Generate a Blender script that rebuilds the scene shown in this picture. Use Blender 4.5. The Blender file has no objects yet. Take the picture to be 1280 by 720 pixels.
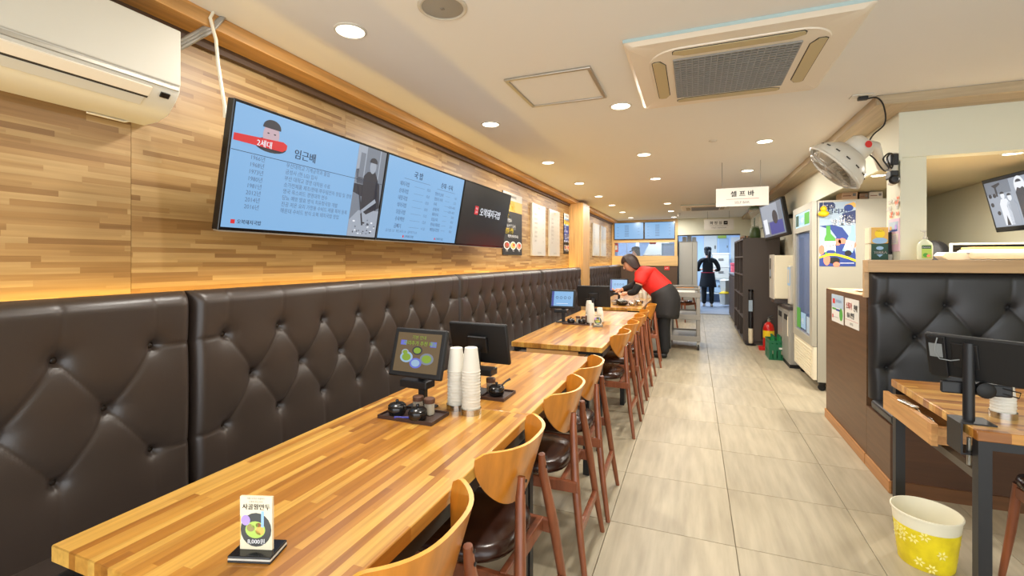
import bpy, bmesh, math, random
import numpy as np
from mathutils import Vector, Matrix

S = bpy.context.scene
COL = S.collection
R = math.radians
random.seed(7)

# ------------------------------------------------------------------ camera
cd = bpy.data.cameras.new('camera')
cam = bpy.data.objects.new('camera', cd)
COL.objects.link(cam)
cam.location = (0, 0, 1.38)
cam.rotation_euler = (R(90), 0, math.atan(228 / 575.0))
cd.sensor_width = 36.0
cd.lens = 575.0 / 1280 * 36.0
cd.shift_y = -35.0 / 1280
cd.clip_start = 0.05
S.camera = cam

# ------------------------------------------------------------------ world: daylight coming in through the open shop front
w = bpy.data.worlds.new('world')
S.world = w
w.use_nodes = True
wn = w.node_tree
wn.nodes['Background'].inputs[0].default_value = (0.93, 0.97, 1.0, 1)
wn.nodes['Background'].inputs[1].default_value = 2.8

LAMP_W = 13.5            # ceiling downlights
LED_W = 1.9              # led strip behind the bench backs (per metre)
KITCHEN_W = 60.0
OFFICE_W = 42.0
S.view_settings.view_transform = 'Standard'
S.view_settings.look = 'None'
S.view_settings.gamma = 1.0
S.view_settings.use_curve_mapping = False
S.view_settings.exposure = 0.3

# ------------------------------------------------------------------ materials
def lin(c):
    return tuple(((v / 255) / 12.92 if v / 255 <= 0.04045 else ((v / 255 + 0.055) / 1.055) ** 2.4) for v in c)

M = {}
def mat(name, rgb, rough=0.5, metal=0.0, bump=0.0, bscale=60.0, var=0.0, coat=0.0, spec=0.5, stretch=(1, 1, 1)):
    m = bpy.data.materials.new(name)
    m.use_nodes = True
    nt = m.node_tree
    b = nt.nodes['Principled BSDF']
    c = lin(rgb)
    b.inputs['Base Color'].default_value = (*c, 1)
    b.inputs['Roughness'].default_value = rough
    b.inputs['Metallic'].default_value = metal
    b.inputs['Specular IOR Level'].default_value = spec
    if coat:
        b.inputs['Coat Weight'].default_value = coat
        b.inputs['Coat Roughness'].default_value = 0.15
    if bump or var:
        tc = nt.nodes.new('ShaderNodeTexCoord')
        mp = nt.nodes.new('ShaderNodeMapping')
        mp.inputs['Scale'].default_value = stretch
        nt.links.new(tc.outputs['Object'], mp.inputs['Vector'])
        n = nt.nodes.new('ShaderNodeTexNoise')
        n.inputs['Scale'].default_value = bscale
        n.inputs['Detail'].default_value = 5
        nt.links.new(mp.outputs['Vector'], n.inputs['Vector'])
        if bump:
            bp = nt.nodes.new('ShaderNodeBump')
            bp.inputs['Strength'].default_value = bump
            bp.inputs['Distance'].default_value = 0.003
            nt.links.new(n.outputs['Fac'], bp.inputs['Height'])
            nt.links.new(bp.outputs['Normal'], b.inputs['Normal'])
        if var:
            cr = nt.nodes.new('ShaderNodeValToRGB')
            cr.color_ramp.elements[0].position = 0.3
            cr.color_ramp.elements[1].position = 0.7
            cr.color_ramp.elements[0].color = (*[v * (1 - var) for v in c], 1)
            cr.color_ramp.elements[1].color = (*[min(1, v * (1 + var)) for v in c], 1)
            nt.links.new(n.outputs['Fac'], cr.inputs['Fac'])
            nt.links.new(cr.outputs['Color'], b.inputs['Base Color'])
    M[name] = m
    return m

def emit(name, rgb, strength):
    m = bpy.data.materials.new(name)
    m.use_nodes = True
    b = m.node_tree.nodes['Principled BSDF']
    b.inputs['Base Color'].default_value = (0.02, 0.02, 0.02, 1)
    b.inputs['Roughness'].default_value = 0.25
    b.inputs['Emission Color'].default_value = (*lin(rgb), 1)
    b.inputs['Emission Strength'].default_value = strength
    M[name] = m
    return m

def glass(name, rgb, rough=0.02, alpha=0.25):
    m = bpy.data.materials.new(name)
    m.use_nodes = True
    nt = m.node_tree
    b = nt.nodes['Principled BSDF']
    b.inputs['Base Color'].default_value = (*lin(rgb), 1)
    b.inputs['Roughness'].default_value = rough
    b.inputs['Alpha'].default_value = alpha
    b.inputs['Specular IOR Level'].default_value = 0.8
    M[name] = m
    return m

def strips(name, long_ax, cross_ax, cols, wid, length, rough=0.4, coat=0.0, grain=0.35, scale=1.0, weights=None):
    """edge-glued laminated wood: rows of finger-jointed strips of differing tone, with grain along them"""
    m = bpy.data.materials.new(name)
    m.use_nodes = True
    nt = m.node_tree
    N, L = nt.nodes, nt.links
    b = N['Principled BSDF']
    b.inputs['Roughness'].default_value = rough
    if coat:
        b.inputs['Coat Weight'].default_value = coat
        b.inputs['Coat Roughness'].default_value = 0.12
    tc = N.new('ShaderNodeTexCoord')
    sp = N.new('ShaderNodeSeparateXYZ')
    oi = N.new('ShaderNodeObjectInfo')
    L.new(tc.outputs['Object'], sp.inputs[0])
    def mth(op, a, bb=None, val=None):
        n = N.new('ShaderNodeMath'); n.operation = op
        L.new(a, n.inputs[0])
        if bb is not None: L.new(bb, n.inputs[1])
        elif val is not None: n.inputs[1].default_value = val
        return n.outputs[0]
    cr = mth('DIVIDE', sp.outputs[cross_ax], val=wid)
    off = mth('MULTIPLY', oi.outputs['Random'], val=37.0)
    cr = mth('ADD', cr, off)
    row = mth('FLOOR', cr)
    wnz = N.new('ShaderNodeTexWhiteNoise'); wnz.noise_dimensions = '1D'
    L.new(row, wnz.inputs['W'])
    ro = mth('MULTIPLY', wnz.outputs['Value'], val=23.0)
    lg = mth('DIVIDE', sp.outputs[long_ax], val=length)
    lg = mth('ADD', lg, ro)
    col = mth('FLOOR', lg)
    cb = N.new('ShaderNodeCombineXYZ')
    L.new(row, cb.inputs[0]); L.new(col, cb.inputs[1])
    w2 = N.new('ShaderNodeTexWhiteNoise'); w2.noise_dimensions = '2D'
    L.new(cb.outputs[0], w2.inputs['Vector'])
    ramp = N.new('ShaderNodeValToRGB')
    ramp.color_ramp.interpolation = 'LINEAR'
    n = len(cols)
    for i in range(n):
        e = ramp.color_ramp.elements[i] if i < 2 else ramp.color_ramp.elements.new(0.5)
        e.position = i / (n - 1) if not weights else weights[i]
        e.color = (*lin(cols[i]), 1)
    L.new(w2.outputs['Value'], ramp.inputs['Fac'])
    mp = N.new('ShaderNodeMapping')
    sc = [60.0, 60.0, 60.0]
    sc[long_ax] = 2.5
    mp.inputs['Scale'].default_value = sc
    va = N.new('ShaderNodeVectorMath'); va.operation = 'ADD'
    L.new(tc.outputs['Object'], va.inputs[0]); L.new(w2.outputs['Color'], va.inputs[1])
    L.new(va.outputs[0], mp.inputs['Vector'])
    ns = N.new('ShaderNodeTexNoise'); ns.inputs['Scale'].default_value = scale; ns.inputs['Detail'].default_value = 4
    L.new(mp.outputs[0], ns.inputs['Vector'])
    mix = N.new('ShaderNodeMix'); mix.data_type = 'RGBA'; mix.blend_type = 'MULTIPLY'
    mix.inputs['Factor'].default_value = grain
    L.new(ramp.outputs['Color'], mix.inputs['A'])
    r2 = N.new('ShaderNodeValToRGB')
    r2.color_ramp.elements[0].position = 0.3; r2.color_ramp.elements[0].color = (0.45, 0.38, 0.3, 1)
    r2.color_ramp.elements[1].position = 0.65; r2.color_ramp.elements[1].color = (1, 1, 1, 1)
    L.new(ns.outputs['Fac'], r2.inputs['Fac'])
    L.new(r2.outputs['Color'], mix.inputs['B'])
    L.new(mix.outputs['Result'], b.inputs['Base Color'])
    M[name] = m
    return m

def grainwood(name, rgb, rough=0.45, long_ax=1, var=0.25, coat=0.0, sc=1.0):
    s = [40.0 * sc, 40.0 * sc, 40.0 * sc]
    s[long_ax] = 2.0 * sc
    return mat(name, rgb, rough, var=var, bscale=1.0, stretch=tuple(s), coat=coat)

strips('wall_wood', 1, 2, [(140, 104, 60), (158, 121, 72), (167, 131, 81), (175, 140, 89), (187, 155, 104)], 0.021, 0.34, rough=0.45, grain=0.4)
strips('table_wood', 1, 0, [(160, 102, 38), (186, 125, 48), (197, 137, 55), (205, 147, 61), (224, 174, 84)], 0.023, 0.55, rough=0.3, coat=0.35, grain=0.5)
strips('table_wood_cross', 0, 1, [(140, 84, 30), (178, 118, 48), (196, 136, 58), (208, 152, 70), (226, 178, 94)], 0.029, 0.46, rough=0.3, coat=0.35, grain=0.5)
strips('drawer_wood', 1, 2, [(184, 128, 72), (200, 146, 86), (212, 160, 98)], 0.03, 0.4, rough=0.45, grain=0.4)
strips('drawer_wood_cross', 0, 2, [(184, 128, 72), (200, 146, 86), (212, 160, 98)], 0.03, 0.4, rough=0.45, grain=0.4)
grainwood('cornice_wood', (196, 146, 84), 0.45, 1)
grainwood('cornice_grey_wood', (176, 158, 128), 0.5, 1, var=0.15)
grainwood('cornice_grey_wood_cross', (176, 158, 128), 0.5, 0, var=0.15)
grainwood('pillar_wood', (206, 160, 98), 0.45, 2)
grainwood('pale_wood', (214, 176, 118), 0.45, 0, var=0.12)
grainwood('ledge_wood', (190, 156, 112), 0.45, 0, var=0.12)
grainwood('panel_brown', (98, 70, 44), 0.45, 1, var=0.18)
grainwood('panel_brown_cross', (84, 54, 32), 0.5, 0, var=0.15)
grainwood('base_wood', (176, 122, 68), 0.45, 1, var=0.2)
grainwood('base_wood_cross', (110, 72, 40), 0.45, 0, var=0.2)
grainwood('ply_honey', (196, 122, 36), 0.3, 2, var=0.14, coat=0.4)
grainwood('ply_edge', (232, 168, 62), 0.3, 2, var=0.1, coat=0.3)
grainwood('leg_walnut', (134, 74, 44), 0.36, 2, var=0.25, coat=0.25)
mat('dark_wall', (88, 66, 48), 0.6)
mat('ceiling_paint', (226, 225, 220), 0.85, bump=0.05, bscale=200)
mat('cream_paint', (219, 219, 199), 0.7)
mat('office_paint', (196, 192, 166), 0.8)
mat('soffit_paint', (196, 184, 150), 0.75)
mat('kitchen_white', (190, 212, 240), 0.5)
mat('kitchen_floor', (150, 156, 170), 0.5)
mat('leather_brown', (56, 46, 40), 0.36, bump=0.12, bscale=350, spec=0.5)
mat('leather_black', (38, 38, 40), 0.36, bump=0.12, bscale=350, spec=0.5)
mat('bench_base', (60, 44, 34), 0.6)
mat('button', (38, 28, 22), 0.3)
mat('seat_vinyl', (52, 27, 17), 0.24, bump=0.08, bscale=120)
mat('black_steel', (26, 26, 28), 0.45)
mat('brace_steel', (86, 78, 66), 0.5)
mat('black_plastic', (20, 20, 22), 0.4)
mat('matte_black', (13, 13, 14), 0.6)
mat('bezel', (10, 10, 12), 0.2)
mat('grey_label', (128, 132, 132), 0.6)
mat('white_plastic', (204, 200, 188), 0.35)
mat('warm_white', (196, 191, 177), 0.4)
mat('ac_panel', (226, 216, 198), 0.5)
mat('ac_side', (170, 190, 188), 0.5)
mat('dark_slot', (50, 44, 38), 0.7)
mat('louver', (188, 172, 130), 0.5)
mat('grille', (150, 148, 142), 0.5, metal=0.3)
mat('grille_dark', (70, 68, 66), 0.8)
mat('alu', (176, 172, 162), 0.35, metal=0.8)
mat('steel', (190, 188, 182), 0.25, metal=1.0)
mat('brushed', (176, 174, 166), 0.42, metal=0.55)
mat('cup_paper', (220, 216, 202), 0.6)
mat('ceramic_black', (26, 25, 25), 0.22, bump=0.15, bscale=30)
mat('tray_brown', (66, 46, 38), 0.45)
mat('lid_brown', (96, 64, 48), 0.5)
mat('pepper', (128, 84, 44), 0.6)
mat('salt', (226, 214, 190), 0.6)
mat('blue_plastic', (44, 44, 150), 0.4)
mat('cord_white', (226, 218, 196), 0.5)
mat('cord_black', (24, 22, 20), 0.5)
mat('foil_grey', (160, 156, 148), 0.4, metal=0.4)
mat('cabinet_brown', (74, 64, 58), 0.5)
mat('cabinet_red_brown', (104, 46, 34), 0.5)
mat('fridge_white', (172, 167, 150), 0.3)
mat('machine_white', (230, 220, 192), 0.4)
mat('rubber', (22, 22, 22), 0.7)
mat('red_paint', (196, 24, 18), 0.3)
mat('yellow_label', (238, 200, 30), 0.5)
mat('green_crate', (14, 98, 62), 0.4)
mat('green_glass', (30, 120, 60), 0.1)
mat('green_plastic', (60, 84, 40), 0.4)
mat('lime', (120, 160, 40), 0.5)
mat('paper_white', (216, 213, 204), 0.7)
mat('paper_cream', (232, 220, 190), 0.7)
mat('menu_white', (196, 188, 172), 0.25)
mat('paper_pink', (222, 190, 206), 0.7)
mat('paper_blue', (168, 188, 206), 0.7)
mat('ink_black', (24, 24, 26), 0.6)
mat('ink_grey', (120, 116, 110), 0.6)
mat('ink_white', (245, 245, 245), 0.6)
mat('ink_red', (206, 50, 44), 0.6)
mat('ink_blue', (40, 66, 140), 0.6)
mat('ink_navy', (48, 62, 108), 0.6)
mat('ink_sky', (150, 190, 226), 0.6)
mat('ink_yellow', (244, 214, 40), 0.6)
mat('ink_gold', (226, 180, 92), 0.6)
mat('ink_green', (80, 160, 60), 0.6)
mat('ink_lime', (176, 206, 96), 0.6)
mat('ink_orange', (240, 140, 110), 0.6)
mat('ink_purple', (176, 150, 220), 0.6)
mat('ink_brown', (140, 84, 50), 0.6)
mat('ink_plate', (70, 72, 70), 0.5)
mat('ink_olive', (150, 140, 90), 0.6)
mat('carton', (206, 168, 130), 0.7)
mat('carton_white', (226, 212, 190), 0.7)
mat('carton_brown', (150, 116, 84), 0.7)
mat('beer_green', (24, 72, 56), 0.5)
mat('soap', (222, 226, 196), 0.25)
mat('bucket_white', (238, 232, 206), 0.5)
mat('bucket_yellow', (244, 218, 30), 0.5, var=0.18, bscale=14)
mat('flower_pale', (250, 238, 140), 0.6)
mat('cart_grey', (144, 139, 130), 0.5)
mat('skin', (214, 160, 128), 0.5)
mat('hair_brown', (44, 26, 18), 0.55, bump=0.6, bscale=120, stretch=(1, 1, 0.15))
mat('hair_black', (22, 20, 19), 0.62, bump=0.7, bscale=70, stretch=(1, 1, 0.3))
mat('shirt_red', (226, 34, 22), 0.7, bump=0.3, bscale=18)
mat('cloth_black', (24, 23, 24), 0.75, bump=0.3, bscale=20)
mat('apron_black', (38, 35, 34), 0.75, bump=0.25, bscale=15)
mat('cloth_navy', (24, 26, 34), 0.75, bump=0.3, bscale=20)
mat('shoe_black', (18, 18, 18), 0.4)
mat('shoe_white', (220, 206, 190), 0.5)
mat('belt_red', (180, 40, 60), 0.6)
mat('cloth_grey', (150, 120, 116), 0.8)
mat('eye_dark', (16, 12, 10), 0.2)
mat('lip', (170, 84, 76), 0.5)
mat('grout', (126, 116, 98), 0.9)
mat('box_beige', (206, 200, 188), 0.6)
mat('basket_pink', (226, 96, 110), 0.5)
mat('bin_white', (226, 226, 220), 0.5)
mat('counter_dark', (66, 58, 56), 0.4)
mat('fan_blade', (190, 180, 160), 0.3)
mat('duck_yellow', (248, 196, 10), 0.5)
glass('clear_glass', (230, 240, 236), 0.02, 0.18)
glass('jar_glass', (200, 190, 170), 0.05, 0.45)
glass('fridge_glass', (150, 180, 240), 0.03, 0.25)
glass('kitchen_glass', (200, 220, 240), 0.02, 0.08)
emit('lamp_disc', (255, 244, 220), 7.0)
emit('led_strip', (255, 190, 60), 5.0)
emit('screen_blue', (142, 196, 246), 0.66)
emit('screen_black', (12, 12, 16), 0.5)
emit('screen_dim', (104, 84, 54), 0.75)
emit('screen_photo', (130, 144, 160), 0.9)
emit('scr_white', (236, 240, 248), .8)
emit('scr_grey', (140, 150, 166), 0.55)
emit('scr_lightgrey', (180, 190, 206), 0.6)
emit('scr_dark', (42, 42, 52), 0.9)
emit('scr_red', (206, 30, 40), 0.9)
emit('scr_skin', (186, 160, 170), 0.9)
emit('scr_green', (120, 150, 40), 0.9)
emit('scr_blue', (90, 100, 190), 0.9)
emit('scr_cyan', (140, 170, 196), 0.9)
emit('scr_deep', (56, 68, 150), 0.8)
emit('scr_ink', (40, 54, 80), 0.6)
emit('scr_ink_soft', (92, 116, 150), 0.7)
emit('fridge_light', (96, 126, 255), 1.6)
emit('fridge_sign', (190, 226, 236), 0.8)
emit('button_light', (255, 214, 90), 1.0)

def tile_material():
    m = bpy.data.materials.new('floor_tile')
    m.use_nodes = True
    nt = m.node_tree; N, L = nt.nodes, nt.links
    b = N['Principled BSDF']
    tc = N.new('ShaderNodeTexCoord'); oi = N.new('ShaderNodeObjectInfo')
    va = N.new('ShaderNodeVectorMath'); va.operation = 'ADD'
    sc = N.new('ShaderNodeVectorMath'); sc.operation = 'SCALE'; sc.inputs['Scale'].default_value = 3.0
    cx = N.new('ShaderNodeCombineXYZ')
    L.new(oi.outputs['Random'], cx.inputs[0]); L.new(oi.outputs['Random'], cx.inputs[1])
    L.new(cx.outputs[0], sc.inputs[0])
    L.new(tc.outputs['Object'], va.inputs[0]); L.new(sc.outputs[0], va.inputs[1])
    mp = N.new('ShaderNodeMapping'); mp.inputs['Scale'].default_value = (13, 1.4, 1)
    L.new(va.outputs[0], mp.inputs['Vector'])
    n = N.new('ShaderNodeTexNoise'); n.inputs['Scale'].default_value = 1.6; n.inputs['Detail'].default_value = 6
    L.new(mp.outputs[0], n.inputs['Vector'])
    r = N.new('ShaderNodeValToRGB')
    r.color_ramp.elements[0].position = 0.28; r.color_ramp.elements[0].color = (*lin((158, 146, 122)), 1)
    r.color_ramp.elements[1].position = 0.72; r.color_ramp.elements[1].color = (*lin((186, 174, 148)), 1)
    L.new(n.outputs['Fac'], r.inputs['Fac'])
    hs = N.new('ShaderNodeHueSaturation')
    mr = N.new('ShaderNodeMapRange'); mr.inputs['To Min'].default_value = 0.93; mr.inputs['To Max'].default_value = 1.05
    L.new(oi.outputs['Random'], mr.inputs['Value']); L.new(mr.outputs[0], hs.inputs['Value'])
    L.new(r.outputs['Color'], hs.inputs['Color']); L.new(hs.outputs['Color'], b.inputs['Base Color'])
    b.inputs['Roughness'].default_value = 0.4
    M['floor_tile'] = m
tile_material()

# ------------------------------------------------------------------ mesh builder
class MB:
    def __init__(s): s.v = []; s.f = []
    def add(s, vs, fs):
        o = len(s.v); s.v += [tuple(v) for v in vs]; s.f += [tuple(i + o for i in f) for f in fs]; return s
    def box(s, x0, x1, y0, y1, z0, z1, rz=0, c=None):
        vs = [Vector((x, y, z)) for z in (z0, z1) for y in (y0, y1) for x in (x0, x1)]
        if rz:
            c = Vector(c) if c else Vector(((x0 + x1) / 2, (y0 + y1) / 2, 0))
            m = Matrix.Rotation(rz, 3, 'Z'); vs = [m @ (v - c) + c for v in vs]
        return s.add(vs, [(0, 2, 3, 1), (4, 5, 7, 6), (0, 1, 5, 4), (2, 6, 7, 3), (0, 4, 6, 2), (1, 3, 7, 5)])
    def obox(s, o, ux, uy, uz, x0, x1, y0, y1, z0, z1):
        o = Vector(o)
        vs = [o + Vector(ux) * x + Vector(uy) * y + Vector(uz) * z for z in (z0, z1) for y in (y0, y1) for x in (x0, x1)]
        return s.add(vs, [(0, 2, 3, 1), (4, 5, 7, 6), (0, 1, 5, 4), (2, 6, 7, 3), (0, 4, 6, 2), (1, 3, 7, 5)])
    def tube(s, pts, rad, n=8, cap=True, closed=False):
        pts = [Vector(p) for p in pts]
        k = len(pts)
        rads = rad if isinstance(rad, (list, tuple)) else [rad] * k
        vs = []; fs = []
        prev = None
        for i, p in enumerate(pts):
            if closed: t = pts[(i + 1) % k] - pts[i - 1]
            else: t = pts[min(i + 1, k - 1)] - pts[max(i - 1, 0)]
            t.normalize()
            if prev is None:
                a = Vector((0, 0, 1)) if abs(t.z) < 0.9 else Vector((1, 0, 0))
                u = t.cross(a).normalized()
            else:
                u = (prev - t * prev.dot(t))
                u = u.normalized() if u.length > 1e-6 else t.orthogonal().normalized()
            prev = u
            v = t.cross(u)
            for j in range(n):
                a = 2 * math.pi * j / n
                vs.append(p + (u * math.cos(a) + v * math.sin(a)) * rads[i])
        for i in range(k if closed else k - 1):
            i2 = (i + 1) % k
            for j in range(n):
                fs.append((i * n + j, i * n + (j + 1) % n, i2 * n + (j + 1) % n, i2 * n + j))
        if cap and not closed:
            fs.append(tuple(range(n - 1, -1, -1))); fs.append(tuple((k - 1) * n + j for j in range(n)))
        return s.add(vs, fs)
    def lathe(s, prof, n=24, c=(0, 0, 0), ax=(0, 0, 1), sx=1, sy=1, caps=True):
        """prof: list of (r, h)"""
        c = Vector(c); az = Vector(ax).normalized()
        u = az.orthogonal().normalized() if abs(az.z) < 0.999 else Vector((1, 0, 0))
        v = az.cross(u)
        vs = []; fs = []
        for r, h in prof:
            for j in range(n):
                a = 2 * math.pi * j / n
                vs.append(c + az * h + u * (math.cos(a) * max(r, 1e-5) * sx) + v * (math.sin(a) * max(r, 1e-5) * sy))
        k = len(prof)
        for i in range(k - 1):
            for j in range(n):
                fs.append((i * n + j, i * n + (j + 1) % n, (i + 1) * n + (j + 1) % n, (i + 1) * n + j))
        if caps and prof[0][0] > 1e-4: fs.append(tuple(range(n - 1, -1, -1)))
        if caps and prof[-1][0] > 1e-4: fs.append(tuple((k - 1) * n + j for j in range(n)))
        return s.add(vs, fs)
    def ell(s, c, rx, ry, rz, n=16, k=10):
        c = Vector(c); vs = []; fs = []
        for i in range(k + 1):
            t = math.pi * i / k
            for j in range(n):
                a = 2 * math.pi * j / n
                vs.append(c + Vector((rx * max(math.sin(t), 1e-4) * math.cos(a), ry * max(math.sin(t), 1e-4) * math.sin(a), -rz * math.cos(t))))
        for i in range(k):
            for j in range(n):
                fs.append((i * n + j, i * n + (j + 1) % n, (i + 1) * n + (j + 1) % n, (i + 1) * n + j))
        return s.add(vs, fs)
    def prism(s, poly, o, u, v, d):
        """polygon (u,v coords) extruded along d (vector)"""
        o, u, v, d = Vector(o), Vector(u), Vector(v), Vector(d)
        n = len(poly)
        vs = [o + u * a + v * b for a, b in poly] + [o + u * a + v * b + d for a, b in poly]
        fs = [tuple(range(n - 1, -1, -1)), tuple(range(n, 2 * n))] + [(i, (i + 1) % n, n + (i + 1) % n, n + i) for i in range(n)]
        return s.add(vs, fs)
    def build(s, name, m, parent=None, smooth=35, bevel=0.0, seg=2, loc=None, fixn=False):
        me = bpy.data.meshes.new(name)
        me.from_pydata(s.v, [], s.f)
        if fixn:
            bm = bmesh.new(); bm.from_mesh(me); bmesh.ops.recalc_face_normals(bm, faces=bm.faces); bm.to_mesh(me); bm.free()
        me.materials.append(M[m] if isinstance(m, str) else m)
        if smooth:
            me.polygons.foreach_set('use_smooth', [True] * len(me.polygons))
            me.set_sharp_from_angle(angle=R(smooth))
        o = bpy.data.objects.new(name, me)
        COL.objects.link(o)
        if parent: o.parent = parent
        if loc: o.location = loc
        if bevel:
            b = o.modifiers.new('bevel', 'BEVEL'); b.width = bevel; b.segments = seg; b.limit_method = 'ANGLE'; b.angle_limit = R(40)
        return o

def tag(o, label=None, cat=None, group=None, kind=None, rz=None):
    if rz is not None: o.rotation_euler = (0, 0, rz)
    if label: o['label'] = label
    if cat: o['category'] = cat
    if group: o['group'] = group
    if kind: o['kind'] = kind
    return o
def empty(name, loc, label=None, cat=None, group=None, rz=0):
    o = bpy.data.objects.new(name, None); COL.objects.link(o)
    o.empty_display_size = 0.05
    o.location = loc; o.rotation_euler = (0, 0, rz)
    return tag(o, label, cat, group)
def struct(o): o['kind'] = 'structure'; return o
def copy_tree(o, parent=None):
    c = o.copy(); COL.objects.link(c)
    if parent: c.parent = parent
    for ch in list(o.children): copy_tree(ch, c)
    return c

_tc = {}
def text_geo(body):
    if body not in _tc:
        c = bpy.data.curves.new('t', 'FONT'); c.body = body; c.resolution_u = 2; c.size = 1
        o = bpy.data.objects.new('t', c); COL.objects.link(o)
        dg = bpy.context.evaluated_depsgraph_get()
        m = bpy.data.meshes.new_from_object(o.evaluated_get(dg))
        vs = [tuple(v.co) for v in m.vertices]; fs = [tuple(p.vertices) for p in m.polygons]
        bpy.data.objects.remove(o); bpy.data.curves.remove(c); bpy.data.meshes.remove(m)
        _tc[body] = (vs, fs, max([v[0] for v in vs] or [0]))
    return _tc[body]

def curve(pts, k=6):
    pts = [Vector(p) for p in pts]; out = []
    for i in range(len(pts) - 1):
        a, b, c, d = pts[max(i - 1, 0)], pts[i], pts[i + 1], pts[min(i + 2, len(pts) - 1)]
        for j in range(k):
            t = j / k
            out.append(.5 * ((2 * b) + (c - a) * t + (2 * a - 5 * b + 4 * c - d) * t * t + (3 * b - a - 3 * c + d) * t ** 3))
    return out + [pts[-1]]

class Print:
    """flat print on a panel: local u (right) and v (up) in metres from the origin corner"""
    def __init__(s, parent, o, right, up, step=0.0006):
        s.p = parent; s.o = Vector(o); s.u = Vector(right).normalized(); s.w = Vector(up).normalized()
        s.n = s.u.cross(s.w); s.step = step; s.m = {}
    def _b(s, m, kind):
        return s.m.setdefault((m, kind), MB())
    def P(s, a, b, l): return s.o + s.u * a + s.w * b + s.n * (s.step * (l + 1))
    def rect(s, a0, b0, a1, b1, m, l=0):
        s._b(m, 'print').add([s.P(a0, b0, l), s.P(a1, b0, l), s.P(a1, b1, l), s.P(a0, b1, l)], [(0, 1, 2, 3)]); return s
    def poly(s, pts, m, l=0):
        s._b(m, 'print').add([s.P(a, b, l) for a, b in pts], [tuple(range(len(pts)))]); return s
    def ell(s, a, b, ra, rb, m, l=0, n=20, t0=0, t1=360):
        return s.poly([(a + ra * math.cos(R(t0 + (t1 - t0) * i / n)), b + rb * math.sin(R(t0 + (t1 - t0) * i / n))) for i in range(n + (0 if t1 - t0 == 360 else 1))], m, l)
    def txt(s, body, a, b, size, m, align='l', l=2, sx=1.0, bold=0):
        vs, fs, w_ = text_geo(body)
        k = size
        off = {'l': 0, 'c': -w_ * k * sx / 2, 'r': -w_ * k * sx}[align]
        for d in ([0] if not bold else [0, bold]):
            s._b(m, 'lettering').add([s.P(a + off + d + x * k * sx, b + y * k, l) for x, y, z in vs], fs)
        return s
    def done(s):
        for (m, kind), b in s.m.items():
            b.build(kind, m, s.p, smooth=0)

def skin(verts, edges, radii, levels=2):
    """verts -> smooth organic mesh (verts, faces) grown with a skin modifier"""
    me = bpy.data.meshes.new('s'); me.from_pydata(verts, edges, [])
    o = bpy.data.objects.new('s', me); COL.objects.link(o)
    md = o.modifiers.new('skin', 'SKIN'); md.use_smooth_shade = True
    if not me.skin_vertices: 
        pass
    sv = me.skin_vertices[0].data
    for i, r in enumerate(radii):
        rr = r if isinstance(r, (tuple, list)) else (r, r)
        sv[i].radius = rr
        sv[i].use_root = (i == 0)
    sb = o.modifiers.new('sub', 'SUBSURF'); sb.levels = levels; sb.render_levels = levels
    dg = bpy.context.evaluated_depsgraph_get()
    m = bpy.data.meshes.new_from_object(o.evaluated_get(dg))
    vs = [tuple(v.co) for v in m.vertices]; fs = [tuple(p.vertices) for p in m.polygons]
    bpy.data.objects.remove(o); bpy.data.meshes.remove(me); bpy.data.meshes.remove(m)
    return vs, fs

# ================================================================== SETTING
XL, YB, ZC = -2.10, 12.75, 2.45        # left wall, back wall, ceiling
XF, YF = 1.30, 3.90                    # right fascia line, face of the alcove beam
ZS = 2.09                              # soffit over the office

# floor
fl = struct(MB().box(XL - .1, 3.4, -1.2, YB + 0.1, -0.06, -0.008).build('floor', 'grout', smooth=0))
tm = MB().box(-.2985, .2985, -.2985, .2985, -0.010, 0.0)
t0 = None
for i in range(-2, 6):
    for j in range(-7, 16):
        x = -.415 + .6 * (i + .5); y = 3.656 + .6 * (j + .5)
        if i < -2 or y > YB: continue
        if x > 1.5 and y > 3.4: continue
        if t0 is None:
            t0 = tm.build('tile', 'floor_tile', fl, smooth=0)
            b = t0.modifiers.new('bevel', 'BEVEL'); b.width = .0015; b.segments = 1
            o = t0
        else:
            o = t0.copy(); COL.objects.link(o)
        o.location = (x, y, 0)
struct(MB().box(XL - .4, 2.0, YB + .1, 17.3, -0.06, 0.0).build('floor', 'kitchen_floor', smooth=0))

# ceiling
struct(MB().box(XL - .1, 3.4, -1.2, YB + .15, ZC, ZC + .1).build('ceiling', 'ceiling_paint', smooth=0))
struct(MB().box(XL - .4, 2.0, YB + .15, 17.3, 2.6, 2.7).build('ceiling', 'kitchen_white', smooth=0))
struct(MB().box(XF + .02, 3.4, YF + .12, 7.0, ZS, ZS + .06).build('ceiling', 'soffit_paint', smooth=0))

# left wall with veneered panels
wl = struct(MB().box(XL - .12, XL - .008, -1.2, YB + .15, 0, ZC).build('wall_left', 'dark_wall', smooth=0))
yy = 1.152 - 1.22 * 2
for k in range(12):
    y0, y1 = yy + 1.22 * k, min(yy + 1.22 * (k + 1), YB)
    if y1 - y0 < .1: continue
    MB().box(XL - .008, XL, y0 + .001, y1 - .001, 1.0, 2.345).build('wall_panel', 'wall_wood', wl, smooth=0)

# left cornice: wooden box moulding with a dark-coloured strip beneath standing in for the recess shadow
cl = struct(MB().box(-1.955, -1.94, -1.2, YB, 2.385, ZC).build('trim_1', 'cornice_wood', smooth=0))
MB().box(XL, -1.955, -1.2, YB, 2.385, 2.40).build('soffit_board', 'cornice_wood', cl, smooth=0)
MB().box(XL, XL + .03, -1.2, YB, 2.345, 2.385).build('shadow_strip', 'dark_wall', cl, smooth=0)

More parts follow.
